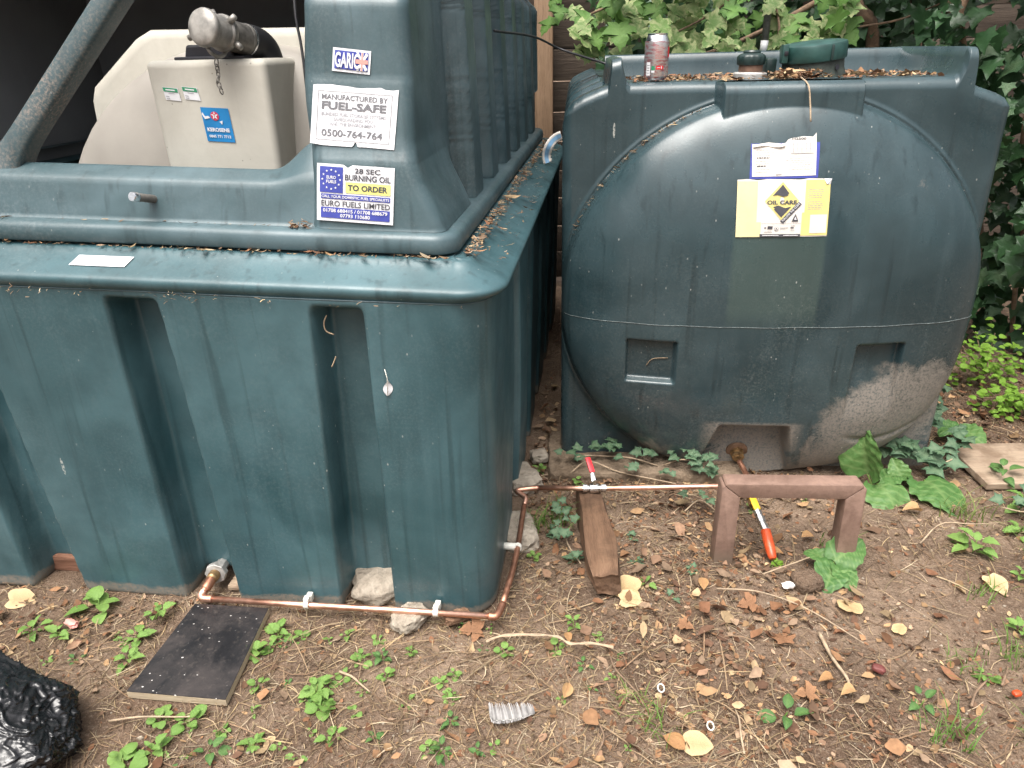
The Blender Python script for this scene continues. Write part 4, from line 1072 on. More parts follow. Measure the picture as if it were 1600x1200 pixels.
    # dog-eared corner
    c0 = f(0.93, 0.985, 0.002); c1 = f(1.0, 0.985, 0.002); c2 = f(1.0, 0.88, 0.002); c3 = f(0.955, 0.90, 0.006)
    obj('curled_corner', mesh_data('curled_corner', [c0, c1 + Vector((0.002, -0.004, 0)), c2, c3], [(0, 3, 1), (3, 2, 1)], M['white'], False), s)
right_stickers()
def outlet_right():
    p = float(rt_front(np.array(0.565), np.array(0.06)))
    o = Vector((0.565, -p + 0.004, 0.062)); d = Vector((0.0, -1, -0.35)).normalized()
    fl = lathe('outlet_flange', [(0.034, 0), (0.0345, 0.003), (0.033, 0.008), (0.020, 0.010)], simple('rusty_washer', (0.20, 0.12, 0.075), 0.7, 0.3, var=0.4), RT, o, d, 26)
    lathe('outlet_nut', [(0.022, 0.008), (0.022, 0.018), (0.018, 0.019), (0.018, 0.024), (0.020, 0.025), (0.020, 0.034), (0.014, 0.036), (0.014, 0.042)], M['brass'], fl, o, d, 8, 20)
outlet_right()

# ------------------------------------------------------------------ copper pipe run
def pipe_run():
    t = thing('copper_fuel_pipe', 'copper fuel pipe running from the teal tank to the round ended tank', 'pipe', (0, 0, 0))
    A = lt_world(-0.690, 0.042, 0.084)
    r = 0.0075
    # adaptor and elbows at the outlet
    p0 = lt_world(-0.714, 0.014, 0.046); p1 = lt_world(-0.716, -0.006, 0.040)
    e = tube('adaptor', smooth_path([p0, p1, lt_world(-0.720, -0.018, 0.034)]), [0.0125] * 12 + [0.010] * 5, M['old_copper'], t, 16)
    run0 = lt_world(-0.690, -0.034, 0.026); run1 = lt_world(0.005, -0.036, 0.032)
    tube('outlet_elbow', smooth_path([lt_world(-0.720, -0.016, 0.035), lt_world(-0.722, -0.027, 0.029), lt_world(-0.714, -0.034, 0.026), run0], 5), 0.0095, M['copper'], t, 14)
    tube('front_pipe', [run0, (run0 * 2 + run1) / 3 + Vector((0, 0, -0.001)), (run0 + run1 * 2) / 3 + Vector((0, 0, .0008)), run1], r, M['copper'], t, 16)
    # solder elbow at the corner, then along the side
    c1 = lt_world(0.025, -0.028, 0.033); c2 = lt_world(0.033, 0.005, 0.036)
    tube('corner_elbow', smooth_path([run1, lt_world(0.018, -0.036, 0.032), c1, c2], 5), 0.0092, M['old_copper'], t, 14)
    s1 = lt_world(0.046, 0.17, 0.050); s2 = lt_world(0.045, 0.385, 0.064)
    tube('side_pipe', smooth_path([c2, s1, s2], 6), r, M['old_copper'], t, 14)
    # bend up to the long run in front of the round tank
    h = 0.078
    bend = [s2, Vector((s2.x + 0.004, s2.y + 0.025, 0.072)), Vector((0.006, s2.y + 0.052, h)), Vector((0.035, s2.y + 0.060, h + 0.001)), Vector((0.07, 1.822, h + 0.001))]
    tube('swept_bend', smooth_path(bend, 6), r, M['copper'], t, 14)
    tube('cross_pipe', [Vector((0.068, 1.822, h + 0.001)), Vector((0.25, 1.812, h)), Vector((0.55, 1.806, h + 0.001)), Vector((0.700, 1.802, h + 0.002))], r, M['copper'], t, 16)
    # white pipe clips on the tank
    def clip(c, along):
        V, Fs = [], []
        pts = []
        al = along.normalized(); up = Vector((0, 0, 1)); fr = al.cross(up).normalized()
        ring = [fr * 0.0105 * math.cos(a) + up * 0.0105 * math.sin(a) for a in np.linspace(0, 2 * math.pi, 14, endpoint=False)]
        rin = [q * 0.78 for q in ring]; n = len(ring)
        for off in (-0.006, 0.006):
            for q in ring: V.append(c + q + al * off)
            for q in rin: V.append(c + q + al * off)
        for k in range(n):
            k2 = (k + 1) % n
            Fs += [(k, k2, 2 * n + k2, 2 * n + k), (n + k2, n + k, 3 * n + k, 3 * n + k2), (k2, k, n + k, n + k2), (2 * n + k, 2 * n + k2, 3 * n + k2, 3 * n + k)]
        return V, Fs
    nrm = Vector((math.sin(-LT_R) * -1, -math.cos(LT_R), 0))
    for x in (-0.445, -0.123):
        c = lt_world(x, -0.035, 0.0286 + 0.0055 * (x + .69) / .69); V, Fs = clip(c, lt_world(1, 0, 0) - lt_world(0, 0, 0))
        o = obj('pipe_clip', mesh_data('pipe_clip', V, Fs, M['clip'], False), t)
        o2 = obj('clip_base', box_mesh('clip_base', (0.014, 0.020, 0.020), M['clip'], 0.002), o, lt_world(x, -0.014, 0.033), (0, 0, LT_R))
        obj('clip_top', box_mesh('clip_top', (0.0135, 0.016, 0.010), M['clip'], 0.002), o, lt_world(x, -0.031, 0.0435), (0, 0, LT_R))
    c = lt_world(0.0465, 0.205, 0.0525); V, Fs = clip(c, lt_world(0, 1, 0.03) - lt_world(0, 0, 0))
    o = obj('pipe_clip', mesh_data('pipe_clip', V, Fs, M['clip'], False), t)
    tube('clip_stud', [lt_world(0.005, 0.205, 0.054), lt_world(0.042, 0.205, 0.054)], 0.0095, M['clip'], o, 14)
    # lever valve with a red grip
    vc = Vector((0.232, 1.8125, 0.078)); X = Vector((1, -0.03, 0)).normalized()
    vb = lathe('valve_body', [(0.0085, -0.034), (0.0125, -0.033), (0.0125, -0.020), (0.009, -0.019), (0.009, -0.015), (0.0135, -0.012), (0.0145, 0.0), (0.0135, 0.012), (0.009, 0.015), (0.009, 0.020), (0.0125, 0.021), (0.0125, 0.034), (0.0085, 0.035)], M['chrome'], t, vc, X, 12, 25)
    lathe('valve_stem', [(0.007, 0.008), (0.007, 0.022), (0.0095, 0.023), (0.0095, 0.029), (0.004, 0.030)], M['chrome'], vb, vc, (0, 0.15, 1), 8, 25)
    l0 = vc + Vector((-0.002, 0.004, 0.028))
    def lever(a, b, w, th, mat, nm, par):
        d = (b - a); L = d.length; o = obj(nm, box_mesh(nm, (w, L, th), mat, min(w, th) * 0.35), par, (a + b) / 2)
        o.rotation_euler = d.to_track_quat('Y', 'Z').to_euler(); return o
    l1 = l0 + Vector((-0.002, 0.020, 0.014)); l2 = l0 + Vector((-0.012, 0.058, 0.040))
    lever(l0 + Vector((0, -0.008, 0)), l1, 0.013, 0.003, M['chrome'], 'lever_arm', vb)
    lever(l1 + Vector((0.0005, -0.002, -0.001)), l2, 0.0165, 0.007, M['red_grip'], 'lever_grip', vb)
    # tank union and tee end
    q = rt_world(0.565, -0.125, 0.045)
    tube('tank_tail', smooth_path([q + Vector((0, 0.02, 0.008)), q + Vector((0.006, -0.03, -0.004)), Vector((0.702, 1.86, 0.052)), Vector((0.702, 1.802, 0.080))], 6), 0.0085, M['old_copper'], t, 14)
    return t
pipe_run()

def drain_valve():
    t = thing('drain_valve', 'yellow handled valve with orange sleeve hanging under the brown frame', 'valve', (0.668, 1.738, 0.064))
    a = Vector((0.002, 0.030, 0.010)); d = Vector((0.008, -0.125, -0.014)); 
    def seg(nm, p, q, w, th, mat, par=t):
        dv = q - p; o = obj(nm, box_mesh(nm, (w, dv.length, th), mat, min(w, th) * 0.3), par, (p + q) / 2); o.rotation_euler = dv.to_track_quat('Y', 'Z').to_euler(); return o
    g = seg('yellow_lever', Vector((0.0, 0.035, 0.030)), Vector((0.003, -0.048, 0.010)), 0.019, 0.007, M['yellow_grip'])
    seg('lever_side', Vector((0.0125, 0.0, 0.014)), Vector((0.0145, -0.045, 0.003)), 0.006, 0.010, M['pink_ink'], g)
    p = Vector((0.004, -0.040, 0.004)); q = Vector((0.008, -0.110, -0.014)); dv = (q - p)
    lathe('chrome_coupling', [(0.009, 0.0), (0.0115, 0.003), (0.0115, 0.020), (0.009, 0.022), (0.009, 0.026), (0.0125, 0.028), (0.0125, 0.046), (0.010, 0.048), (0.010, 0.054), (0.0118, 0.056), (0.0118, 0.072), (0.009, 0.075)], M['chrome'], t, p, dv, 8, 25)
    lathe('valve_body', [(0.010, 0), (0.015, 0.004), (0.015, 0.030), (0.011, 0.034), (0.011, 0.060), (0.013, 0.062), (0.013, 0.075)], M['brass'], t, Vector((0.002, 0.055, 0.014)), Vector((0.0, -1, -0.12)), 10, 25)
    p2 = q; q2 = Vector((0.010, -0.180, -0.056)); dv = q2 - p2; L = dv.length
    sl = lathe('orange_sleeve', [(0.0125, 0), (0.0135, 0.003), (0.0138, L * 0.55), (0.0125, L * 0.8), (0.0105, L * 0.96), (0.008, L), (0, L)], M['orange_sleeve'], t, p2, dv, 20)
drain_valve()

# ------------------------------------------------------------------ brown frame
def brown_frame():
    t = thing('brown_frame', 'brown painted square section frame standing in the soil before the round tank', 'frame', (0.705, 1.575, 0))
    w = 0.048; dp = 0.05; H = 0.24; hx = 0.178
    # mitred front profile: outer/inner outline of an inverted U with clipped corners
    cut = 0.012
    outer = [(-hx - 0.004, -0.04), (-hx, H - cut), (-hx + cut, H), (hx - cut, H), (hx, H - cut), (hx + 0.004, -0.04)]
    inner = [(-hx + w - 0.002, -0.04), (-hx + w, H - w * 0.86), (hx - w, H - w * 0.86), (hx - w + 0.002, -0.04)]
    def prism(nm, poly, y0=-dp / 2, y1=dp / 2):
        bm = bmesh.new()
        f = bm.faces.new([bm.verts.new((x, y0, z)) for x, z in poly]); 
        ex = bmesh.ops.extrude_face_region(bm, geom=[f]); bmesh.ops.translate(bm, verts=[v for v in ex['geom'] if isinstance(v, bmesh.types.BMVert)], vec=(0, y1 - y0, 0))
        bmesh.ops.recalc_face_normals(bm, faces=bm.faces)
        bmesh.ops.bevel(bm, geom=list(bm.edges), offset=0.0022, segments=2, affect='EDGES', profile=0.5)
        me = bpy.data.meshes.new(nm); bm.to_mesh(me); bm.free(); me.materials.append(M['brown_frame'])
        me.polygons.foreach_set('use_smooth', [True] * len(me.polygons)); me.set_sharp_from_angle(angle=R(40)); return obj(nm, me, t)
    g = 0.0006
    prism('leg', [outer[0], inner[0], (inner[1][0] - g, inner[1][1] - g), (-hx + cut * .5 - g, H - cut * .5 - g), outer[1]])
    prism('leg', [inner[3], outer[5], outer[4], (hx - cut * .5 + g, H - cut * .5 - g), (inner[2][0] + g, inner[2][1] - g)])
    prism('top_rail', [(inner[1][0] + g, inner[1][1]), (inner[2][0] - g, inner[2][1]), (hx - cut * .5 - g, H - cut * .5 + g), outer[3], outer[2], (-hx + cut * .5 + g, H - cut * .5 + g)])
    t.rotation_euler = (R(-1), 0, R(-4))
brown_frame()

# ------------------------------------------------------------------ things on the ground
def timber_block():
    t = obj('timber_block', None) if False else None
    bm = bmesh.new(); bmesh.ops.create_cube(bm, size=1)
    bmesh.ops.subdivide_edges(bm, edges=list(bm.edges), cuts=19, use_grid_fill=True)
    for v in bm.verts:
        x, y, z = v.co; wx = 0.064 + 0.016 * (0.5 - y); 
        wx *= 1 - 0.28 * max(0, (-y - 0.30)) / 0.2
        p = Vector((x * wx - 0.012 * y, y * 0.42, z * 0.075 + 0.032))
        if y < -0.4: p.z -= 0.012 * (-y - 0.4) * 10 * (z + .5)
        n = mnoise.noise_vector(Vector((p.x * 18, p.y * 6, p.z * 18))) * 0.011 + mnoise.noise_vector(Vector((p.x * 60, p.y * 9, p.z * 60))) * 0.004
        v.co = p + n
    me = bpy.data.meshes.new('timber_block'); bm.to_mesh(me); bm.free(); me.materials.append(M['block'])
    me.polygons.foreach_set('use_smooth', [True] * len(me.polygons)); me.set_sharp_from_angle(angle=R(50))
    o = obj('timber_block', me, None, (0.222, 1.655, -0.004), (R(-1.5), 0, R(-1)))
    tag(o, 'weathered brown timber block lying under the pipe valve', 'timber block')
timber_block()

def black_board():
    t = thing('black_board', 'black faced plywood board lying on the soil below the copper pipe', 'board', (-0.735, 1.275, 0.008), 0)
    # corners on the ground
    C = [(-0.846, 1.163), (-0.624, 1.136), (-0.612, 1.41), (-0.800, 1.43)]
    q = [(x + 0.735, y - 1.275) for x, y in C]
    def slab(nm, ins, z0, z1, mat):
        V = []
        for z in (z0, z1):
            for x, y in q: V.append((x * (1 - ins), y * (1 - ins), z))
        Fs = [(3, 2, 1, 0), (4, 5, 6, 7)] + [(k, (k + 1) % 4, (k + 1) % 4 + 4, k + 4) for k in range(4)]
        return obj(nm, mesh_data(nm, V, Fs, mat, False), t)
    slab('plywood_core', 0.0, -0.012, 0.0055, M['ply_edge']); slab('black_face', 0.002, 0.0058, 0.0075, M['board'])
    t.rotation_euler = (R(1.0), R(0.5), 0)
black_board()

def bag():
    fr = random.Random(19); FOLDS = []; FACETS = []
    def rv(): return Vector((fr.gauss(0, 1), fr.gauss(0, 1), fr.gauss(0, 1))).normalized()
    for k in range(46): FACETS.append((rv(), fr.uniform(0.84, 1.0)))
    for k in range(14): fk = fr.choice([2.0, 3.0, 4.5, 6.5]); FOLDS.append((rv(), fk, 0.075 / fk, fr.random()))
    bm = bmesh.new(); bmesh.ops.create_icosphere(bm, subdivisions=7, radius=1)
    for v in bm.verts:
        n = v.co.normalized()
        p = Vector((n.x * 0.205, n.y * 0.145, n.z * 0.10))
        nn = (n + Vector(mnoise.noise_vector(n * 1.7)) * 0.16)
        q = min(dk / max(0.05, nn.dot(vk)) for vk, dk in FACETS)
        w = 0.0
        for vk, fk, ak, pk in FOLDS:
            t_ = (nn.dot(vk) * fk + pk) % 1.0; w += ak * (abs(2 * t_ - 1) - 0.5) * max(0.0, mnoise.noise(n * 2.3 + vk * 5) + 0.35)
        k3 = n * 2.6 + Vector(mnoise.noise_vector(n * 3.0)) * 0.5
        r1 = max(0, 1 - abs(mnoise.noise(k3)) * 5) ** 2; r2 = max(0, 1 - abs(mnoise.noise(Vector((k3.x * 2.2, k3.y * 3.4, k3.z * 2.6)) + Vector((4, 2, 9)))) * 4) ** 2; r3 = max(0, 1 - abs(mnoise.noise(Vector((k3.x * 6.5, k3.y * 5.0, k3.z * 7.0)))) * 3) ** 2
        p *= min(q, 1.10) + w + 0.055 * r1 + 0.034 * r2 + 0.008 * r3
        if p.z < -0.055: p.z = -0.055 + (p.z + 0.055) * 0.2
        v.co = p
    me = bpy.data.meshes.new('bin_bag'); bm.to_mesh(me); bm.free(); me.materials.append(M['bag'])
    me.polygons.foreach_set('use_smooth', [True] * len(me.polygons)); 
    o = obj('bin_bag', me, None, (-1.075, 1.045, 0.050), (0, 0, R(-20))); o.scale = (1.05, 1.05, 1.05)
    tag(o, 'crumpled shiny black bin bag on the ground', 'bin bag')
bag()

def grey_feather():
    t = thing('grey_feather', 'grey feather with spread barbs lying on the bare soil', 'feather', (-0.017, 1.100, gz(-0.017, 1.1) + 0.005), R(4))
    mg = attr_mat('feather_vane', 0.6, 0.15); r = random.Random(4)
    rach = smooth_path([(-0.046, -0.004, 0.004), (-0.038, -0.016, 0.007), (-0.010, -0.021, 0.010), (0.020, -0.016, 0.008), (0.046, -0.004, 0.003)], 12)
    tube('shaft', rach, [0.0014 - 0.0008 * i / (len(rach) - 1) for i in range(len(rach))], M['clip'], t, 6)
    V, C = [], []; n = 0; Q = []
    for layer in range(2):
        for k in range(64):
            f = k / 63; p = rach[min(len(rach) - 1, int(f * (len(rach) - 1)))]
            cl = math.sin(f * 55) * 0.5 + 0.5; L = (0.036 if layer == 0 else 0.014) * (0.55 + 0.45 * math.sin(math.pi * min(1, f * 0.9 + 0.12))) * (0.86 + 0.16 * cl + r.uniform(-.06, .06))
            d = Vector((-0.16 - 0.25 * (f - 0.5) + r.uniform(-.05, .05), 1 if layer == 0 else -0.7, 0)); d.normalize()
            tone = (0.18 + 0.16 * cl) * r.uniform(.85, 1.15)
            for i in range(6):
                u = i / 5; q = p + d * L * u + Vector((0, 0, 0.011 * math.sin(u * 2.0) * (1 - 0.4 * layer) + 0.002 * cl)); w = 0.0014 * (1.0 - 0.75 * u ** 2)
                V += [q + Vector((w, 0, 0)), q - Vector((w, 0, 0))]; k2 = tone * (1 + 1.3 * max(0, u - 0.6)); C += [(k2, k2 * .96, k2 * .93)] * 2
                if i: b_ = n + 2 * i; Q.append((b_ - 2, b_ - 1, b_ + 1, b_))
            n += 12
    tag(obj('vane', fast_mesh('vane', np.array([list(v) for v in V]), np.array(Q), mg, True, np.array(C)), t), kind='stuff')
grey_feather()

def rough_lump(name, size, mat, loc, rotz, label, cat, seed, amp=0.18, group=None, sub=4):
    bm = bmesh.new(); bmesh.ops.create_icosphere(bm, subdivisions=sub, radius=0.5)
    off = Vector((seed * 3.7, seed * 1.3, seed * 2.1))
    for v in bm.verts:
        n = v.co.normalized()
        m_ = max(abs(n.x), abs(n.y), abs(n.z)); sq = 1 / (m_ ** 0.55) * 0.86
        k = sq * (1 + amp * mnoise.noise(n * 2 + off) + amp * 0.5 * mnoise.noise(n * 5 + off) + amp * 0.25 * mnoise.noise(n * 13 + off))
        v.co = Vector((n.x * size[0], n.y * size[1], n.z * size[2])) * 0.5 * k
    me = bpy.data.meshes.new(name); bm.to_mesh(me); bm.free(); me.materials.append(mat)
    me.polygons.foreach_set('use_smooth', [True] * len(me.polygons)); me.set_sharp_from_angle(angle=R(60))
    o = obj(name, me, None, loc, (0, 0, rotz)); return tag(o, label, cat, group)
rough_lump('concrete_lump', (0.19, 0.15, 0.10), M['concrete'], (-0.335, 1.50, 0.012), 0.3, 'pale concrete rubble lump wedged under the teal tank', 'rubble', 1)
rough_lump('concrete_lump', (0.10, 0.08, 0.05), M['concrete'], (-0.262, 1.375, 0.006), 0.9, 'small concrete chunk lying before the teal tank by the pipe', 'rubble', 2)
rough_lump('stone', (0.13, 0.16, 0.07), M['concrete'], (0.02, 1.98, 0.01), 0.4, 'pale stone by the corner of the teal tank side', 'stone', 3)
rough_lump('stone', (0.07, 0.06, 0.045), M['concrete'], (0.085, 2.12, 0.012), 0.2, 'small grey stone in the gap between the two tanks', 'stone', 4)
rough_lump('stone', (0.12, 0.20, 0.07), M['concrete'], (0.005, 1.72, -0.002), 0.2, 'flat rough stone under the bend of the copper pipe', 'stone', 5)
rough_lump('soil_clod', (0.085, 0.075, 0.05), M['soil'], (0.735, 1.47, 0.004), 0.2, 'round lump of bare earth below the brown frame', 'clod', 6, 0.1)
rough_lump('wood_chunk', (0.075, 0.04, 0.025), M['block'], (-0.145, 1.37, 0.010), 0.5, 'splintered orange brown wood chunk under the pipe end', 'wood', 7, 0.25)
rough_lump('brick_shard', (0.032, 0.022, 0.016), simple('dark_red_shard', (0.13, 0.035, 0.03), 0.6), (0.782, 1.180, 0.006), -0.6, 'small dark red shard on the dusty soil', 'shard', 8, 0.15, sub=3)
rough_lump('orange_shard', (0.022, 0.016, 0.012), M['orange_sleeve'], (1.035, 1.105, 0.006), 0.3, 'tiny orange piece of litter at the right picture edge', 'litter', 9, 0.2, sub=3)
rough_lump('paper_scrap', (0.036, 0.024, 0.010), M['paper'], (0.68, 1.45, 0.012), 0.2, 'crumpled white paper scrap on the dark soil', 'paper', 10, 0.3, sub=3)
rough_lump('orange_wrapper', (0.040, 0.022, 0.018), M['pink_ink'], (-1.085, 1.385, 0.006), -0.5, 'small orange and silver wrapper among the weeds', 'wrapper', 12, 0.35, sub=3)

def slabs():
    o = obj('concrete_slab', box_mesh('concrete_slab', (0.62, 0.30, 0.06), M['slab'], 0.01, 0.012, 2, 6), None, (0.43, 2.13, -0.012), (0, 0, R(-4)))
    tag(o, 'mossy concrete slab edge under the round ended tank', 'slab')
    t = thing('pale_plank', 'pale wooden plank lying in the weeds at the right', 'plank', (1.60, 1.985, 0.012), 0)
    obj('board', box_mesh('board', (0.42, 0.235, 0.022), M['plank'], 0.002, 0.001, 2, 3), t, (0.04, 0.0, 0), (R(2), R(1), R(0)))
    o = obj('timber_offcut', box_mesh('timber_offcut', (0.22, 0.10, 0.05), M['redwood'], 0.004, 0.003, 2, 3), None, (-1.23, 1.66, 0.012), (0, 0, R(-8)))
    tag(o, 'red brown timber offcut under the left end of the teal tank', 'timber')
    o = obj('wood_strip', box_mesh('wood_strip', (0.10, 0.05, 0.014), M['plank'], 0.002), None, (-0.69, 1.515, 0.010), (0, 0, R(-6)))
    tag(o, 'short pale wood strip behind the outlet elbow', 'wood')
slabs()

def drink_can():
    b = rt_world(0.256, 0.075, 1.163)
    t = thing('drink_can', 'silver and red drinks can standing on the round ended tank', 'can', b, R(-10))
    m, nt, bs, _ = material('printed_can'); g = NT(nt); setp(bs, 0.28, 0.75, 0.5)
    v = g.coords(); n = g.noise(g.coords((60, 60, 200)), 1.0, 3, 0.6); z = g.xyz(v)
    c = g.mix(g.rng(n, 0.46, 0.60, 0, 0.75), (0.62, 0.60, 0.60), (0.50, 0.13, 0.15))
    g.l(c, bs.inputs['Base Color'])
    lathe('can_body', [(0.024, 0.000), (0.027, 0.0005), (0.0315, 0.007), (0.033, 0.011), (0.033, 0.095), (0.0325, 0.098)], m, t, seg=40)
    lathe('can_shoulder', [(0.0325, 0.0975), (0.0305, 0.103), (0.0285, 0.108), (0.0262, 0.1125), (0.0268, 0.114), (0.0272, 0.1165), (0.0262, 0.117), (0.025, 0.113), (0.0, 0.1125)], M['chrome'], t, seg=40)
    def fn(u, v, off):
        a = -math.pi / 2 + (u - 0.5) * math.pi * 0.95; r = 0.033 + off
        return Vector((r * math.cos(a), r * math.sin(a), 0.011 + v * 0.084))
    p = Print(fn)
    p.rect('w', 0.20, 0.02, 0.33, 0.42, 4); p.rect('r', 0.50, 0.20, 0.70, 0.31, 6); p.rect('g', 0.37, 0.18, 0.46, 0.30, 2); p.rect('w', 0.37, 0.11, 0.46, 0.17, 2)
    for k in range(4): p.rect('k', 0.22, 0.09 + k * 0.075, 0.31, 0.105 + k * 0.075, 2)
    p.rect('w2', 0.53, 0.245, 0.60, 0.265, 2); p.rect('w2', 0.63, 0.22, 0.655, 0.29, 1); p.rect('r', 0.86, 0.55, 0.99, 0.86, 4)
    for k in range(9): p.rect('r2', 0.46, 0.52 + k * 0.045, 0.46 + 0.26 - 0.02 * (k % 3), 0.532 + k * 0.045, 4)
    p.build({'w': ('white_panel', M['white'], 0.0003), 'r': ('red_panel', M['red_grip'], 0.0004), 'g': ('green_panel', M['green_ink'], 0.0003), 'k': ('small_print', M['ink'], 0.0006), 'w2': ('reversed_print', M['white'], 0.0008), 'r2': ('red_lines', M['pink_ink'], 0.0004)}, t)
    lathe('ring_pull', [(0.006, 0.1135), (0.008, 0.1145), (0.006, 0.1155)], M['chrome'], t, (0.004, 0, 0), seg=16)
drink_can()

def small_litter():
    for (x, y, r, lab) in ((0.300, 1.140, 0.0085, 'white plastic ring lying on bare soil near the centre foreground'), (0.380, 1.042, 0.008, 'white plastic ring beside yellow stalk near the bottom edge')):
        pts = [(x + r * math.cos(a) * 0.8, y + r * math.sin(a), 0.009 + 0.003 * math.sin(a)) for a in np.linspace(0, 2 * math.pi, 15)]
        tag(tube('plastic_ring', pts, 0.0016, M['clip'], None, 6), lab, 'ring')
    # pale strip of dry bark / plastic
    P = np.zeros((40, 4, 3)); path = smooth_path([(-0.075, 1.285, 0.012), (-0.03, 1.297, 0.016), (0.03, 1.298, 0.018), (0.09, 1.287, 0.016), (0.115, 1.272, 0.014), (0.16, 1.266, 0.016), (0.215, 1.258, 0.010)], 8)
    for i in range(40):
        c = path[min(len(path) - 1, int(i * (len(path) - 1) / 39))]; w = 0.004 + 0.001 * math.sin(i)
        for j in range(4): P[i, j] = (c.x, c.y + (j / 3 - 0.5) * 2 * w, c.z + 0.002 * math.sin(j * 2 + i * .4))
    tag(sheet('bark_strip', P, M['pale_twig']), 'long pale peeled strip lying across the foreground soil', 'strip')
    # pieces of twig
    tw = [((0.205, 1.245, .012), (0.215, 1.20, .016), (0.245, 1.14, .014), (0.262, 1.105, .010), 0.0035, 'M', 'thin brown twig lying by the end of the pale strip'),
          ((0.50, 1.455, .012), (0.60, 1.42, .026), (0.70, 1.365, .022), (0.79, 1.26, .012), 0.0038, 'P', 'long curved pale stem crossing the soil below the frame'),
          ((0.63, 1.49, .012), (0.72, 1.52, .035), (0.80, 1.565, .03), (0.86, 1.585, .012), 0.0032, 'P', 'curved dry stem between the legs of the frame'),
          ((0.70, 1.30, .010), (0.70, 1.22, .014), (0.705, 1.16, .014), (0.70, 1.12, .010), 0.0075, 'P', 'short splintered stick lying upright in the foreground soil'),
          ((0.93, 1.08, .010), (0.955, 1.11, .016), (0.985, 1.135, .016), (1.005, 1.15, .010), 0.0045, 'M', 'short dark twig on the dusty soil at lower right'),
          ((0.76, 1.86, .05), (0.86, 1.83, .05), (0.95, 1.82, .045), (1.02, 1.83, .03), 0.003, 'P', 'thin dry stem lying behind the brown frame'),
          ((0.14, 1.10, .010), (0.16, 1.05, .016), (0.165, 1.02, .014), (0.14, 0.985, .010), 0.0035, 'M', 'bent brown twig lying near the bottom centre'),
          ((1.02, 1.13, .012), (1.04, 1.155, .014), (1.055, 1.17, .012), (1.07, 1.185, .010), 0.0045, 'M', 'stubby twig among grass at lower right'),
          ((-0.86, 1.10, .010), (-0.78, 1.095, .022), (-0.70, 1.10, .016), (-0.66, 1.11, .01), 0.004, 'P', 'pale dry stalk in front of the black board'),
          ((-0.40, 1.225, .008), (-0.37, 1.205, .012), (-0.345, 1.185, .012), (-0.325, 1.165, .008), 0.005, 'P', 'pale dry seed stalk lying in the left foreground'),
          ((0.43, 0.985, .010), (0.435, 1.02, .015), (0.44, 1.06, .014), (0.445, 1.09, .010), 0.004, 'P', 'flat splinter of wood near the bottom edge'),
          ((1.10, 1.62, .012), (1.18, 1.67, .035), (1.26, 1.66, .04), (1.36, 1.69, .02), 0.0035, 'P', 'looping dry stem below the crinkled dock leaf')]
    for a, b, c, d, r, k, lab in tw:
        pth = smooth_path([(p[0] + random.uniform(-.004, .004), p[1], p[2] + gz(p[0], p[1])) for p in (a, b, c, d)], 6)
        tag(tube('twig', pth, [r * 0.62 * (1 - 0.45 * i / (len(pth) - 1)) for i in range(len(pth))], M['twig'] if k == 'M' else M['pale_twig'], None, 7), lab, 'twig')
small_litter()

# ------------------------------------------------------------------ fence, post, cable, pole
def background():
    t = thing('wooden_fence', 'dark weathered fence of horizontal boards behind the tanks', 'fence', (0.6, 4.2, 0))
    r = random.Random(3); z = 0.02
    k = 0
    while z < 2.3:
        hgt = 0.148 + r.uniform(-.004, .004)
        me = box_mesh('fence_board', (5.2, 0.022, hgt), M['fence'], 0.003)
        obj('fence_board', me, t, (0.3 + r.uniform(-.02, .02), r.uniform(-.004, .004), z + hgt / 2), (R(r.uniform(-2, 2)), R(r.uniform(-.2, .2)), 0)); z += hgt + 0.006
    o = obj('fence_post', box_mesh('fence_post', (0.093, 0.075, 2.4), M['post'], 0.004), None, (0.208, 4.12, 1.15), (0, 0, R(-6)))
    tag(o, 'bare orange brown timber post beside the teal tank', 'post')
    p = smooth_path([lt_world(-0.085, 0.98, 1.30), Vector((0.10, 2.62, 1.285)), Vector((0.2, 2.75, 1.245)), rt_world(0.135, 0.43, 1.20)], 10)
    tag(tube('black_cable', p, 0.0038, M['cable'], None, 8), 'thin black cable strung from the teal hood to the round tank', 'cable')
    pole = thing('metal_pole', 'grey metal pole with white tip among the leaves', 'pole', (0.975, 3.0, 1.2))
    tube('pole_shaft', [(0.0, 0, 0.055), (0.006, 0.01, 0.6)], 0.013, M['dull_metal_dark'], pole, 14)
    tube('white_tip', [(-0.002, 0, 0.018), (0.0, 0, 0.058)], 0.0138, M['white'], pole, 14)
    # curved blue and white plastic strip hanging in the gap
    V, Fs = [], []
    P = np.zeros((24, 6, 3)); 
    for i in range(24):
        a = R(200 - 95 * i / 23); 
        for j in range(6):
            rr = 0.135 - 0.05 * j / 5 + (0.004 * math.sin(i * 2.3) if j == 5 else 0)
            P[i, j] = (0.125 + 0.08 + rr * math.cos(a), 0.004 * math.sin(i * .4), 0.875 + rr * math.sin(a))
    m, nt, b, _ = material('blue_white_strip'); g = NT(nt); setp(b, 0.5)
    oo = sheet('plastic_strip', P, M['paper']); oo.location = (0.046, 2.62, 0.035); oo.scale = (0.62, 1, 0.62); oo.location.z += 0.335; oo.location.x += 0.035
    sol = oo.modifiers.new('t', 'SOLIDIFY'); sol.thickness = 0.002
    tag(oo, 'curved blue and white plastic strip sticking out between the tanks', 'strip')
    Q = np.zeros((24, 3, 3))
    for i in range(24):
        a = R(199 - 93 * i / 23)
        for j in range(3): rr = 0.122 - 0.022 * j / 2; Q[i, j] = (0.205 + rr * math.cos(a), 0.004 * math.sin(i * .4) - 0.0032, 0.875 + rr * math.sin(a))
    sheet('blue_band', Q, simple('faded_blue', (0.18, 0.34, 0.52), 0.5), oo, flip=False)
background()

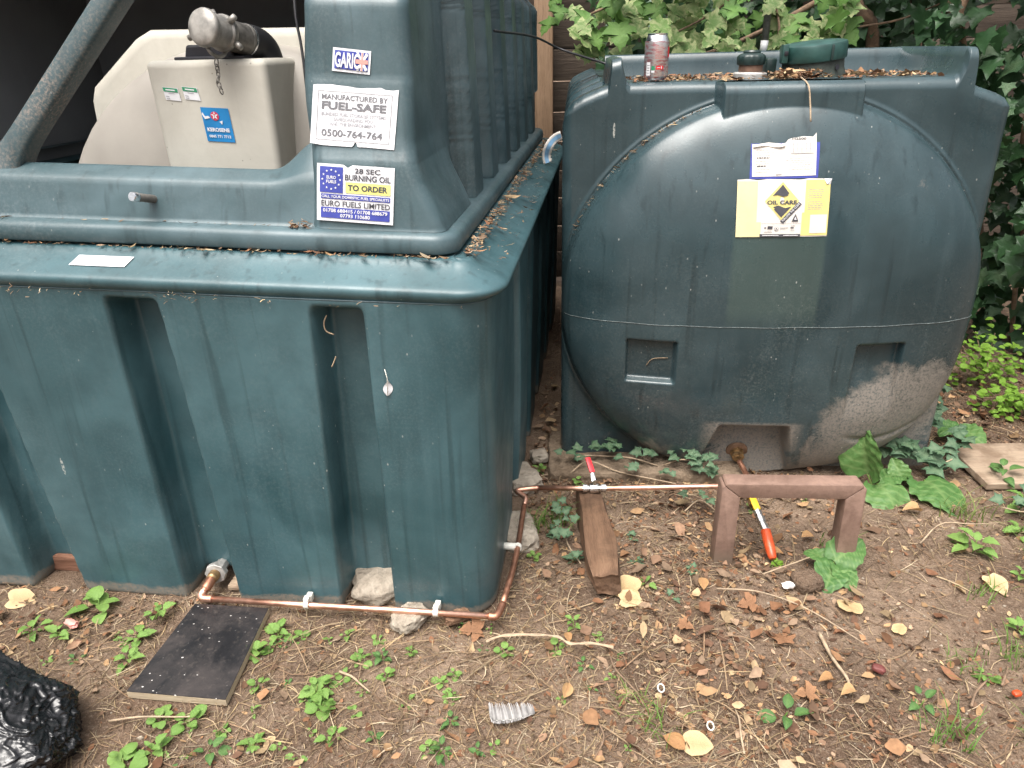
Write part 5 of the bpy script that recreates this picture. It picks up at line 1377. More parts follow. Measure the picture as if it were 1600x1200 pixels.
# ------------------------------------------------------------------ leaves
def leaf_shape(name, kind, mat, L=1.0, seed=0, droop=0.25, fold=0.18):
    """one leaf, base at the origin, growing along +X, upper side +Z, unit length scaled by L; 12-50 triangles"""
    r = random.Random(seed); V, Fs, vein = [], [], []
    if kind in ('ovate', 'serrate', 'round', 'lance', 'spoon'):
        n = 9 if kind == 'serrate' else 7
        for i in range(n + 1):
            t = i / n
            w = {'ovate': 0.62 * math.sin(math.pi * t ** 0.72) ** 0.9 * 0.5, 'serrate': 0.66 * math.sin(math.pi * t ** 0.68) ** 0.85 * 0.5, 'round': 0.92 * math.sin(math.pi * t ** 0.85) ** 0.6 * 0.5,
                 'lance': 0.26 * math.sin(math.pi * t ** 0.8) * 0.5, 'spoon': 0.6 * math.sin(math.pi * t ** 1.5) ** 0.9 * 0.5}[kind]
            if 0 < i < n:
                if kind == 'serrate': w *= 1.10 if i % 2 else 0.86
                else: w *= 1 + r.uniform(-.07, .07)
            z = 0.06 * math.sin(t * 2.4) - droop * t * t
            for s in (-1, 0, 1):
                V.append((t * L * (1 - 0.1 * droop * t), s * w * L, (z + abs(s) * w * fold * 2.2 + r.uniform(-.012, .012)) * L)); vein.append(1.0 if s == 0 else 0.0)
        for i in range(n):
            for s in (0, 1):
                a = i * 3 + s; Fs.append((a, a + 3, a + 4, a + 1))
    else:
        half = {'ivy': [(-0.08, 0.16), (-0.07, 0.34), (-0.10, 0.47), (0.10, 0.40), (0.22, 0.44), (0.40, 0.60), (0.44, 0.36), (0.58, 0.25), (0.80, 0.12)],
                'maple': [(-0.08, 0.10), (-0.14, 0.28), (-0.16, 0.42), (0.02, 0.36), (0.10, 0.44), (0.20, 0.58), (0.40, 0.66), (0.36, 0.48), (0.46, 0.40), (0.42, 0.27), (0.58, 0.34), (0.66, 0.26), (0.80, 0.20), (0.84, 0.09)],
                'dock': [(-0.07, 0.12), (-0.10, 0.26), (0.0, 0.38), (0.16, 0.45), (0.34, 0.47), (0.52, 0.44), (0.70, 0.36), (0.85, 0.23), (0.95, 0.11)]}[kind]
        ring = [(0.0, 0.0)] + [(x + r.uniform(-.02, .02), y * (1 + r.uniform(-.06, .06))) for x, y in half] + [(1.0, 0.0)] + [(x + r.uniform(-.02, .02), -y * (1 + r.uniform(-.06, .06))) for x, y in reversed(half)]
        def zz(x, y): return fold * abs(y) * 0.9 - droop * x * x - (0.35 * droop) * y * y * 2 + 0.04 * math.sin(x * 9 + y * 7 + seed)
        mids = [0.22, 0.45, 0.70]
        for x, y in ring: V.append((x * L, y * L, zz(x, y) * L)); vein.append(0.0)
        m0 = len(V)
        for x in mids: V.append((x * L, 0, (zz(x, 0) - 0.015) * L)); vein.append(1.0)
        vein[0] = 1; N = len(ring)
        for k in range(N):
            a, b = k, (k + 1) % N
            xm = (ring[a][0] + ring[b][0]) / 2; c = m0 + min(range(3), key=lambda q: abs(mids[q] - xm)); Fs.append((a, b, c))
        # close the strip between the three middle points
        def nearest(k): xm = (ring[k][0] + ring[(k + 1) % N][0]) / 2; return min(range(3), key=lambda q: abs(mids[q] - xm))
        for k in range(N):
            q0, q1 = nearest(k - 1), nearest(k)
            if q0 != q1: Fs.append((k, m0 + q1, m0 + q0))
    me = mesh_data(name, V, Fs, mat)
    a = me.attributes.new('vein', 'FLOAT', 'POINT'); a.data.foreach_set('value', vein)
    # make the upper side face +Z
    if sum(p.normal.z for p in me.polygons) < 0: me.flip_normals()
    return me

LEAF = {}
def leaf_set(key, kind, mat, n=4, **kw):
    LEAF[key] = [leaf_shape('leaf', kind, mat, 1.0, seed=hash(key) % 97 + k * 7 if False else (sum(map(ord, key)) + k * 7), **kw) for k in range(n)]
leaf_set('weed', 'serrate', M['weed'], 4, droop=0.22)
leaf_set('round', 'round', M['weed'], 3, droop=0.2, fold=0.08)
leaf_set('oval', 'ovate', M['weed_dark'], 3, droop=0.25)
leaf_set('lime', 'round', M['chickweed'], 3, droop=0.15, fold=0.1)
leaf_set('ivy', 'ivy', M['ivy'], 5, droop=0.22, fold=0.12)
leaf_set('ivy_small', 'ivy', M['ivy_small'], 4, droop=0.18, fold=0.15)
leaf_set('maple', 'maple', M['maple'], 5, droop=0.22, fold=0.10)
leaf_set('maple_green', 'maple', M['maple_green'], 4, droop=0.22, fold=0.12)
leaf_set('dock', 'dock', M['weed'], 3, droop=0.18, fold=0.12)
leaf_set('dry', 'ovate', M['dry'], 4, droop=0.1, fold=0.5)
leaf_set('dry_brown', 'maple', M['dry_brown'], 4, droop=0.25, fold=0.45)
leaf_set('dry_pale', 'dock', M['dry_pale'], 3, droop=0.2, fold=0.3)

def basis(d, up, roll=0.0):
    d = Vector(d).normalized(); up = Vector(up); up = (up - d * up.dot(d)).normalized(); y = up.cross(d)
    m = Matrix((d, y, up)).transposed().to_4x4()
    return m @ Matrix.Rotation(roll, 4, 'X')
def put_leaf(key, pos, d, up, size, parent=None, name='leaf', roll=0.0, rnd=random):
    o = bpy.data.objects.new(name, rnd.choice(LEAF[key])); COL.objects.link(o)
    m = basis(d, up, roll); m = Matrix.Translation(Vector(pos)) @ m @ Matrix.Scale(size, 4)
    if parent is not None: o.parent = parent
    o.matrix_local = m
    return o

def weed(x, y, h, size, key, label, nleaf=8, group=None, seed=0, cat='weed', spread=1.0, name='weed'):
    r = random.Random(seed * 13 + int(x * 1000) + int(y * 777)); z0 = gz(x, y)
    t = thing(name, label, cat, (x, y, z0 - 0.004), r.uniform(0, 6.28), group)
    sm = M['grass']
    h = h * 0.62; lean = Vector((r.uniform(-.6, .6), r.uniform(-.6, .6), 1)) * h
    tube('stem', smooth_path([(0, 0, 0), lean * 0.5 + Vector((r.uniform(-.004, .004), 0, 0)), lean], 3), [0.0016] * 6 + [0.0011], sm, t, 5)
    a = r.uniform(0, 6.28)
    for k in range(nleaf):
        f = (k // 2 + 1) / (nleaf / 2 + 0.3); p = lean * f
        a += math.pi if k % 2 else math.pi / 2 + r.uniform(-.5, .5)
        el = 0.02 + 0.32 * f + r.uniform(-.25, .3)
        d = Vector((math.cos(a) * math.cos(el), math.sin(a) * math.cos(el), math.sin(el)))
        s = size * (1.0 - 0.35 * abs(f - 0.45) * 1.4) * r.uniform(0.5, 1.2)
        pet = 0.75 * size * spread * r.uniform(.15, 1.1)
        put_leaf(key, p + d * pet * 0.6, d, (0, 0, 1), s, t, rnd=r, roll=r.uniform(-.35, .35))
    return t

def seed_label(x, y):
    if y > 1.27: return 'tiny green seedling just below the copper pipe'
    if x < -0.55: return 'tiny green seedling on the soil below the black board'
    if x > -0.1: return 'tiny green seedling on the soil near the grey feather'
    if y < 1.05: return 'tiny green seedling near the bottom edge left of centre'
    return 'tiny green seedling on strawy soil between the board and grey feather'
def ground_weeds():
    G = 'small weeds in the foreground soil'
    big = [(-1.045, 1.435, .055, .052, 'round', 'broad leaved bright green weed at the foot of the teal tank', 7),
           (-1.185, 1.375, .040, .040, 'weed', 'leafy green weed at the left edge above the bin bag', 8),
           (-1.105, 1.365, .035, .034, 'weed', 'green weed beside the small orange wrapper', 8),
           (-0.895, 1.405, .045, .036, 'weed', 'round leaved weed just left of the board top', 10),
           (-0.895, 1.265, .040, .036, 'weed', 'green weed along the left edge of the black board', 8),
           (-0.900, 1.335, .040, .034, 'weed', 'green weed at the upper left corner of the black board', 8),
           (-0.575, 1.345, .040, .034, 'weed', 'nettle like weed right of the board under the pipe', 10),
           (-0.600, 1.285, .035, .030, 'round', 'bright seedling cluster along the right edge of the board', 10),
           (-0.445, 1.160, .045, .040, 'weed', 'largest leafy green weed in the left foreground', 14),
           (-0.420, 1.125, .035, .030, 'round', 'green weed growing against the largest foreground weed', 10),
           (-0.515, 1.325, .025, .022, 'round', 'little weed just below the copper pipe near a clip', 6),
           (-0.365, 1.255, .030, .024, 'round', 'little weed in the middle of the left foreground', 8),
           (-0.310, 1.262, .032, .026, 'oval', 'upright weed below the concrete chunk', 8),
           (-0.385, 1.050, .026, .028, 'weed', 'grey green weed near the bottom of the left foreground', 7),
           (-0.685, 1.095, .030, .030, 'round', 'green weed at the lower right corner of the board', 8),
           (-0.725, 1.030, .035, .032, 'weed', 'green weed below the black board near the bottom edge', 10),
           (-0.770, 0.995, .035, .034, 'round', 'green weed at the bottom edge beside the bin bag', 9),
           (-0.620, 1.030, .028, .036, 'oval', 'flat grey green weed near the bottom left', 5),
           (-0.540, 1.040, .030, .028, 'weed', 'small weed right of the flat grey green weed', 8),
           (-0.755, 1.110, .030, .026, 'round', 'weed trailing just under the front edge of the board', 8),
           (-0.175, 1.190, .022, .020, 'round', 'tiny seedling midway between pipe and grey feather', 6),
           (-0.140, 1.212, .020, .018, 'round', 'tiny seedling right of its twin above the grey feather', 6),
           (-0.030, 1.265, .022, .020, 'round', 'small seedling under the pale peeled strip', 6),
           (0.090, 1.275, .024, .020, 'round', 'seedling at the middle of the pale peeled strip', 6),
           (0.135, 1.345, .030, .024, 'weed', 'slim seedling in front of the timber block', 7),
           (-0.165, 1.010, .030, .028, 'oval', 'weed at the bottom edge left of the grey feather', 8),
           (-0.150, 1.080, .030, .024, 'oval', 'dark weed directly left of the grey feather', 8),
           (0.830, 1.095, .028, .032, 'oval', 'weed with broad leaves near the short dark twig', 6),
           (1.165, 1.300, .045, .036, 'weed', 'weed at the right edge of the bare soil', 8),
           (0.690, 1.545, .020, .020, 'lime', 'lime green creeping weed under the orange sleeve', 12),
           (0.535, 1.065, .030, .042, 'oval', 'pair of dark leaves in the lower right foreground', 4),
           (0.315, 1.575, .025, .022, 'ivy_small', 'ivy sprig right of the timber block', 5),
           (0.325, 1.680, .025, .022, 'ivy_small', 'ivy sprig further back right of the timber block', 5),
           (0.330, 1.500, .030, .026, 'weed', 'bright weed by the near end of the timber block', 7),
           (0.150, 1.600, .040, .028, 'ivy_small', 'dark ivy sprig left of the timber block', 8),
           (0.110, 1.700, .040, .026, 'ivy_small', 'dark ivy sprig under the copper bend', 8),
           (0.050, 1.610, .022, .020, 'round', 'small seedling beside the side pipe clip', 6),
           (0.465, 1.535, .022, .022, 'ivy_small', 'ivy sprig left of the brown frame', 6),
           (0.395, 1.440, .018, .030, 'ivy_small', 'single ivy leaf on the soil left of the frame', 2),
           (0.085, 2.055, .040, .024, 'round', 'green seedling in the gap beside the tanks', 7),
           (0.205, 1.965, .040, .022, 'round', 'bright seedling behind the red lever', 8),
           (1.395, 1.665, .060, .045, 'weed', 'tall green weed at the right edge below the plank', 10),
           (1.225, 1.585, .070, .052, 'weed', 'fresh green nettle with toothed leaves right of the frame', 10),
           (1.505, 1.920, .110, .055, 'oval', 'tall weed in front of the pale plank', 10),
           (1.475, 1.780, .080, .050, 'weed', 'leafy weed under the near side of the plank', 10),
           (1.300, 1.480, .040, .032, 'weed', 'weed on the soil at the far right', 8),
           (1.000, 1.160, .028, .024, 'round', 'weed beside the stubby twig at lower right', 8),
           (0.700, 1.810, .030, .020, 'round', 'tiny seedling behind the frame rail', 5),
           (0.870, 1.860, .025, .020, 'round', 'small seedling at the foot of the round tank', 6)]
    for k, (x, y, h, s, key, lab, n) in enumerate(big): weed(x, y, h, s, key, lab, n, None, k, 'ivy' if 'ivy' in lab else 'weed', name='ivy_sprig' if 'ivy' in lab else 'weed')
    r = random.Random(21); cnt = 0
    while cnt < 60:
        x, y = r.uniform(-1.1, 0.25), r.uniform(0.93, 1.36)
        if -0.90 < x < -0.58 and 1.12 < y < 1.45 or x < -0.82 and y < 1.22: continue
        cnt += 1
        weed(x, y, r.uniform(.010, .022), r.uniform(.012, .022), r.choice(['round', 'weed', 'round', 'oval']), seed_label(x, y), r.choice([3, 4, 5, 6]), 'seedlings in the foreground soil', 100 + cnt, 'seedling', name='seedling')
ground_weeds()

def dock_leaf(parent, pos, d, up, size, bend, seed, holes=False, mat='weed_dark'):
    """large crinkled leaf on a short stalk"""
    r = random.Random(seed); nu, nv = 22, 13; P = np.zeros((nu, nv, 3))
    for i in range(nu):
        t = i / (nu - 1); w = 0.46 * (math.sin(math.pi * min(1, t * 0.97 + 0.03) ** 0.72)) ** 0.62 + 0.004
        for j in range(nv):
            s = j / (nv - 1) * 2 - 1
            back = -0.10 * (abs(s) ** 1.5) * (1 - t) ** 3
            z = 0.14 * abs(s) * w * bend[1] - bend[0] * t * t + 0.024 * math.sin(t * 30 + abs(s) * 7) * (0.3 + 0.7 * abs(s)) + 0.05 * math.sin(t * 5 + s * 3 + seed) + 0.016 * math.sin(s * 17 + t * 9 + seed)
            P[i, j] = ((t + back) * size, s * w * size * (1 + 0.05 * math.sin(t * 25 + seed)), z * size)
    o = sheet('leaf', P, M[mat], parent)
    a = o.data.attributes.new('vein', 'FLOAT', 'POINT')
    vv = np.zeros((nu, nv)); vv[:, nv // 2] = 1
    for i in range(2, nu - 4, 4):
        for j in range(nv): 
            q = i + int(abs(j - nv // 2) * 0.9)
            if q < nu: vv[q, j] = 0.8
    a.data.foreach_set('value', vv.ravel())
    o.matrix_local = Matrix.Translation(Vector(pos)) @ basis(d, up)
    return o
def docks():
    for (x, y, lab, leaves) in [
        (1.11, 1.895, 'big folded dark green dock plant at the right foot of the frame', [((-0.02, 0.03, 0.05), (-0.25, 0.15, 1), (-1, -0.6, 0.2), 0.15, (0.2, 3.5), 'weed_dark'), ((0.0, 0.0, 0.035), (0.20, -1, -0.12), (0, -0.35, 1), 0.145, (0.45, 0.6), 'weed_dark'), ((0.02, 0.02, 0.03), (0.85, 0.3, 0.35), (-.2, 0, 1), 0.10, (0.5, 1.5), 'weed')]),
        (1.265, 1.895, 'large round crinkled green leaf growing beside the round tank', [((0.0, 0.02, 0.025), (0.1, -1, 0.08), (0, 0.25, 1), 0.165, (0.25, 0.4), 'weed'), ((-0.06, 0.03, 0.02), (-0.4, 0.3, 0.8), (-.3, -1, .3), 0.07, (0.4, 1), 'weed')]),
        (0.825, 1.525, 'two lobed fresh green dock leaves at the right leg of the frame', [((0.0, 0.0, 0.035), (0.75, 0.25, 0.55), (-.3, -.7, 1), 0.10, (0.35, 1.2), 'weed_dark'), ((0.0, 0.0, 0.03), (-0.45, -0.75, 0.02), (0, -.3, 1), 0.095, (0.35, 0.8), 'weed'), ((-0.01, 0.01, 0.03), (-0.65, 0.5, 0.3), (0, -.2, 1), 0.06, (0.4, 1.4), 'weed'), ((0.01, -.01, 0.03), (0.15, -1.0, -0.1), (0, -.3, 1), 0.07, (0.35, 0.8), 'weed')]),
        (1.53, 2.20, 'round green leaf plant in the leaf litter behind the plank', [((0, 0, .05), (0.3, -.9, .1), (0, -.2, 1), .10, (.4, .8), 'weed_dark'), ((0, 0, .05), (-0.8, -.3, .2), (0, 0, 1), .085, (.4, 1), 'weed_dark')])]:
        t = thing('dock_plant', lab, 'plant', (x, y, gz(x, y)))
        for k, (p, d, up, s, b, mt) in enumerate(leaves):
            dock_leaf(t, p, d, up, s, b, k + int(x * 10), mat='dock')
            tube('stalk', smooth_path([(0, 0, -0.004), Vector(p) * 0.6, p], 4), 0.0026, M['grass'], t, 6)
docks()

def ivy_trail(pts, n, size, label, seed, sz_jit=0.3):
    r = random.Random(seed); o0 = Vector(pts[0]); t = thing('ivy_trail', label, 'ivy', (o0.x, o0.y, gz(o0.x, o0.y)))
    b = Vector((o0.x, o0.y, gz(o0.x, o0.y)))
    path = [Vector((p[0], p[1], p[2] + gz(p[0], p[1]))) - b for p in pts]
    sp = smooth_path(path, 6); tube('stem', sp, 0.0022, M['pale_twig'], t, 6)
    for k in range(n):
        q = sp[min(len(sp) - 1, int(r.random() * len(sp)))]; a = r.uniform(0, 6.28)
        d = Vector((math.cos(a), math.sin(a) - 0.4, r.uniform(-.1, .5))); st = Vector((r.uniform(-.025, .025), r.uniform(-.02, .02), r.uniform(.012, .05)))
        put_leaf('ivy_small', q + st, d, (r.uniform(-.3, .3), -0.5, 1), size * r.uniform(1 - sz_jit, 1 + sz_jit), t, rnd=r)
def ivy_ground():
    ivy_trail([(0.17, 2.08, .02), (0.22, 2.06, .05), (0.30, 2.07, .045), (0.38, 2.04, .05), (0.46, 2.02, .03)], 16, .034, 'ivy trailing along the left foot of the round tank', 1)
    ivy_trail([(0.18, 2.00, .03), (0.24, 2.03, .05), (0.33, 1.99, .03), (0.43, 1.96, .02), (0.50, 1.93, .02)], 8, .026, 'thin ivy stems looping over the mossy slab', 2)
    ivy_trail([(0.48, 2.02, .03), (0.53, 2.00, .06), (0.58, 1.98, .06), (0.62, 1.95, .03)], 20, .032, 'dense ivy clump at the left of the outlet', 3)
    ivy_trail([(1.20, 2.0, .04), (1.28, 2.04, .08), (1.36, 2.10, .12), (1.42, 2.2, .16)], 26, .050, 'ivy climbing at the right corner of the round tank', 4)
    ivy_trail([(1.30, 1.98, .03), (1.36, 1.96, .06), (1.42, 2.02, .06), (1.46, 2.1, .05)], 18, .048, 'ivy spilling between the tank corner and plank', 5)
    ivy_trail([(0.50, 1.80, .01), (0.55, 1.83, .03), (0.59, 1.80, .015)], 6, .026, 'small ivy cluster under the pipe by the frame', 6)
    ivy_trail([(0.12, 1.78, .02), (0.16, 1.74, .03), (0.14, 1.66, .02), (0.17, 1.56, .02)], 12, .026, 'ivy creeping along the left side of the timber block', 7)
    ivy_trail([(1.52, 1.80, .02), (1.45, 1.72, .03), (1.38, 1.76, .03)], 8, .034, 'ivy under the near edge of the plank', 8)
ivy_ground()

# ------------------------------------------------------------------ hedge and overhanging branches
def join_leaves(name, key, items, mat, parent=None):
    """many leaves as one mesh: items = list of 4x4 matrices"""
    src = LEAF[key]; V, T = [], []; base = 0
    arr = []
    for me in src:
        v = np.empty(len(me.vertices) * 3, np.float32); me.vertices.foreach_get('co', v); me.calc_loop_triangles()
        tr = np.empty(len(me.loop_triangles) * 3, np.int32); me.loop_triangles.foreach_get('vertices', tr)
        arr.append((np.c_[v.reshape(-1, 3), np.ones(len(v) // 3)], tr.reshape(-1, 3)))
    for k, m in enumerate(items):
        v, tr = arr[k % len(arr)]; w = v @ np.array(m).T; V.append(w[:, :3]); T.append(tr + base); base += len(v)
    return obj(name, fast_mesh(name, np.concatenate(V), np.concatenate(T), mat), parent)

def ivy_hedge():
    t = thing('ivy_hedge', 'dense dark ivy hedge rising behind and right of the round tank', 'ivy', (2.0, 3.0, 0))
    r = random.Random(17)
    path = [Vector(p) for p in ((1.02, 3.70), (1.36, 3.42), (1.70, 3.08), (1.93, 2.74), (2.18, 2.42), (2.45, 2.05))]
    def surf(s, z):
        k = min(int(s * 5), 4); f = s * 5 - k; p = path[k].lerp(path[k + 1], f); d = (path[k + 1] - path[k]).normalized(); n = Vector((-d.y, d.x)) * -1
        if n.y > 0: n = -n
        bulge = 0.10 * math.sin(s * 17 + z * 5) + 0.07 * math.sin(s * 31 - z * 9) + 0.22 * max(0, z - 0.8) - 0.05
        return p + n * bulge, n
    from mathutils import Vector as Vv
    cam = Vector((0, 0, 1.25)); front = []; back = []
    O = Vector((2.0, 3.0, 0))
    for k in range(3400):
        s = r.random(); z = r.uniform(0.05, 2.15) if k % 3 else r.uniform(0.2, 1.5); q, n = surf(s, z)
        dep = abs(r.gauss(0, 0.11)) if k % 2 else r.uniform(0.05, 0.35)
        p = Vector((q.x - n.x * dep, q.y - n.y * dep, z)) - O
        d = Vector((n.x * 0.5 + r.uniform(-.7, .7), n.y * 0.5 + r.uniform(-.7, .7), -0.75 + r.uniform(-.5, .5)))
        up = Vector((n.x, n.y, 0.55)) + Vector((r.uniform(-.35, .35), r.uniform(-.35, .35), r.uniform(-.3, .3)))
        size = r.choice([r.uniform(.035, .06), r.uniform(.05, .085), r.uniform(.07, .10)])
        m = Matrix.Translation(p) @ basis(d, up, r.uniform(-.3, .3)) @ Matrix.Scale(size, 4)
        (front if dep < 0.09 else back).append((m, s))
    # the leaves that show become parts, the rest one mass
    vis = [m for m, s in front if 0.10 < s < 0.85][:290]
    rest = [m for m, s in front if not (0.10 < s < 0.85)] + [m for m, s in front if 0.10 < s < 0.85][290:] + [m for m, s in back]
    for m in vis:
        o = bpy.data.objects.new('ivy_leaf', r.choice(LEAF['ivy'])); COL.objects.link(o); o.parent = t; o.matrix_local = m
    tag(join_leaves('ivy_foliage', 'ivy', rest, M['ivy'], t), kind='stuff')
    for k in range(16):
        s = r.random(); q, n = surf(s, 0.3); pts = []
        for z in np.linspace(0, 2.0, 7): a, nn = surf(min(1, max(0, s + 0.03 * math.sin(z * 3 + k))), z); pts.append(Vector((a.x - nn.x * .14, a.y - nn.y * .14, z)) - O)
        tube('ivy_stem', smooth_path(pts, 3), r.uniform(.006, .014), M['twig'], t, 6)
ivy_hedge()

def maple():
    t = thing('variegated_maple', 'variegated maple branches with pale edged leaves overhanging the round tank', 'tree', (0.9, 3.75, 0))
    O = Vector((0.9, 3.75, 0)); r = random.Random(8)
    def br(pts, ra, rb, nm='branch'):
        sp = smooth_path([Vector(p) - O for p in pts], 5); n = len(sp)
        tube(nm, sp, [ra + (rb - ra) * i / (n - 1) for i in range(n)], M['twig'], t, 7)
    br([(1.75, 3.7, 0.0), (1.66, 3.55, 0.8), (1.52, 3.32, 1.27), (1.41, 3.30, 1.42), (1.30, 3.35, 1.9)], 0.034, 0.02, 'trunk')
    br([(1.52, 3.34, 1.47), (1.30, 3.3, 1.41), (1.08, 3.25, 1.31), (0.86, 3.2, 1.23), (0.70, 3.15, 1.20)], 0.015, 0.006)
    br([(1.40, 3.35, 1.60), (1.10, 3.2, 1.50), (0.80, 3.05, 1.46), (0.50, 2.95, 1.42), (0.32, 2.95, 1.36)], 0.012, 0.004)
    br([(0.95, 3.12, 1.48), (0.80, 3.1, 1.36), (0.62, 3.05, 1.28)], 0.006, 0.003)
    br([(1.02, 3.0, 1.22), (1.03, 3.02, 1.30), (1.02, 3.05, 1.38), (1.06, 3.1, 1.45)], 0.006, 0.003)
    br([(1.45, 3.30, 1.30), (1.56, 3.2, 1.32), (1.66, 3.1, 1.37)], 0.005, 0.003)
    from math import tan
    # leaf clumps: (x, z, y, count, spread, kind)
    cl = [(0.30, 1.33, 2.95, 6, .07, 'm'), (0.42, 1.385, 2.95, 9, .09, 'm'), (0.46, 1.30, 2.90, 7, .06, 'm'), (0.36, 1.43, 3.0, 6, .08, 'g'), (0.55, 1.43, 3.0, 7, .09, 'g'), (0.68, 1.38, 3.05, 6, .08, 'm'),
          (0.72, 1.25, 3.0, 5, .06, 'm'), (0.84, 1.26, 2.98, 5, .06, 'm'), (0.80, 1.40, 3.1, 7, .09, 'g'), (0.93, 1.24, 2.95, 3, .04, 'm'), (0.94, 1.42, 3.1, 6, .08, 'm'), (1.08, 1.28, 3.0, 6, .06, 'm'), (1.13, 1.36, 3.05, 5, .07, 'g'),
          (1.22, 1.30, 3.0, 7, .06, 'g'), (1.25, 1.40, 3.1, 5, .07, 'g'), (0.60, 1.32, 3.15, 6, .10, 'g'), (1.0, 1.34, 3.3, 6, .12, 'g'), (0.24, 1.40, 3.1, 4, .06, 'g'), (0.55, 1.55, 3.0, 16, .18, 'g'), (0.95, 1.58, 3.0, 16, .2, 'g'), (0.28, 1.25, 2.95, 2, .03, 'm')]
    for cx, cz, cy, n, sp, kd in cl:
        for k in range(n):
            p = Vector((cx + r.gauss(0, sp * .7), cy + r.gauss(0, .07), cz + r.gauss(0, sp * .55))) - O
            d = Vector((r.uniform(-.8, .8), r.uniform(-.7, .1), r.uniform(-1.0, -.1))); up = Vector((r.uniform(-.4, .4), -0.8 + r.uniform(-.3, .5), 0.75))
            put_leaf(('maple' if r.random() < (0.8 if kd == 'm' else .25) else 'maple_green'), p, d, up, r.uniform(.06, .105), t, rnd=r, roll=r.uniform(-.3, .3))
    # dark ivy leaves put behind to darken the voids like shade
    it = []
    for k in range(900):
        p = Vector((r.uniform(0.42, 1.9), r.uniform(3.35, 4.05), r.uniform(0.95, 2.0))) - O
        d = Vector((r.uniform(-.8, .8), r.uniform(-.8, .3), r.uniform(-1, .2))); up = Vector((r.uniform(-.5, .5), -0.7, 0.7))
        it.append(Matrix.Translation(p) @ basis(d, up, r.uniform(-.4, .4)) @ Matrix.Scale(r.uniform(.05, .10), 4))
    tag(join_leaves('dark_backing_foliage', 'ivy', it, M['ivy'], t), kind='stuff')
maple()

def lime_shrubs():
    r = random.Random(31)
    for (x, y, n, sp, h, lab) in ((1.86, 2.62, 220, .13, .20, 'bright lime leaved creeping shrub at the foot of the ivy'), (1.82, 2.38, 150, .10, .10, 'lower lime green clump spilling on the leaf litter')):
        t = thing('lime_shrub', lab, 'shrub', (x, y, gz(x, y)))
        for k in range(7):
            a = r.uniform(0, 6.28); tube('stem', smooth_path([(0, 0, 0), (math.cos(a) * sp * .5, math.sin(a) * sp * .5, h * .6), (math.cos(a) * sp, math.sin(a) * sp, h * r.uniform(.6, 1))], 4), 0.002, M['twig'], t, 5)
        for k in range(n):
            p = (r.gauss(0, sp * .6), r.gauss(0, sp * .5), abs(r.gauss(h * .55, h * .3))); a = r.uniform(0, 6.28)
            put_leaf('lime', p, (math.cos(a), math.sin(a), r.uniform(-.2, .6)), (0, -.3, 1), r.uniform(.018, .032), t, rnd=r)
lime_shrubs()

def grass_tufts():
    r = random.Random(77)
    spots = [(0.09, 1.76, 60, .10, 'shaded dark grass tuft under the copper bend'), (1.30, 1.75, 40, .13, 'grass tuft in front of the plank'), (1.42, 1.58, 60, .12, 'yellowing grass at the right edge'), (1.16, 1.42, 30, .06, 'sparse grass on the soil at far right'),
             (0.98, 1.20, 26, .06, 'short grass by the stubby twig'), (1.10, 1.22, 40, .07, 'short grass near the lower right edge'), (0.85, 1.02, 40, .07, 'grass tuft near the bottom right'), (0.28, 1.06, 24, .06, 'short grass beside the bent brown twig'), (0.24, 1.13, 24, .05, 'grass at the end of the thin brown twig'),
             (1.02, 0.98, 50, .08, 'grass in the lower right corner'), (0.88, 1.66, 16, .06, 'few grass blades inside the frame leg')]
    for x, y, n, L, lab in spots:
        V, Fs = [], []; vv = []
        for k in range(n):
            a = r.uniform(0, 6.28); bx, by = r.gauss(0, .03), r.gauss(0, .025); l = L * r.uniform(.5, 1.1); w = r.uniform(.0012, .0024); lean = r.uniform(.3, 1.1)
            d = Vector((math.cos(a), math.sin(a), 0)); sd = Vector((-d.y, d.x, 0)) * w; b = len(V)
            for i in range(5):
                f = i / 4; p = Vector((bx, by, 0)) + d * l * lean * f * f + Vector((0, 0, l * (f - 0.42 * lean * f * f))); V += [p + sd * (1 - f * .9), p - sd * (1 - f * .9)]
            for i in range(4): Fs.append((b + 2 * i, b + 2 * i + 1, b + 2 * i + 3, b + 2 * i + 2))
        o = obj('grass_tuft', mesh_data('grass_tuft', V, Fs, M['grass']), None, (x, y, gz(x, y) - .003)); tag(o, lab, 'grass', kind='stuff')
grass_tufts()

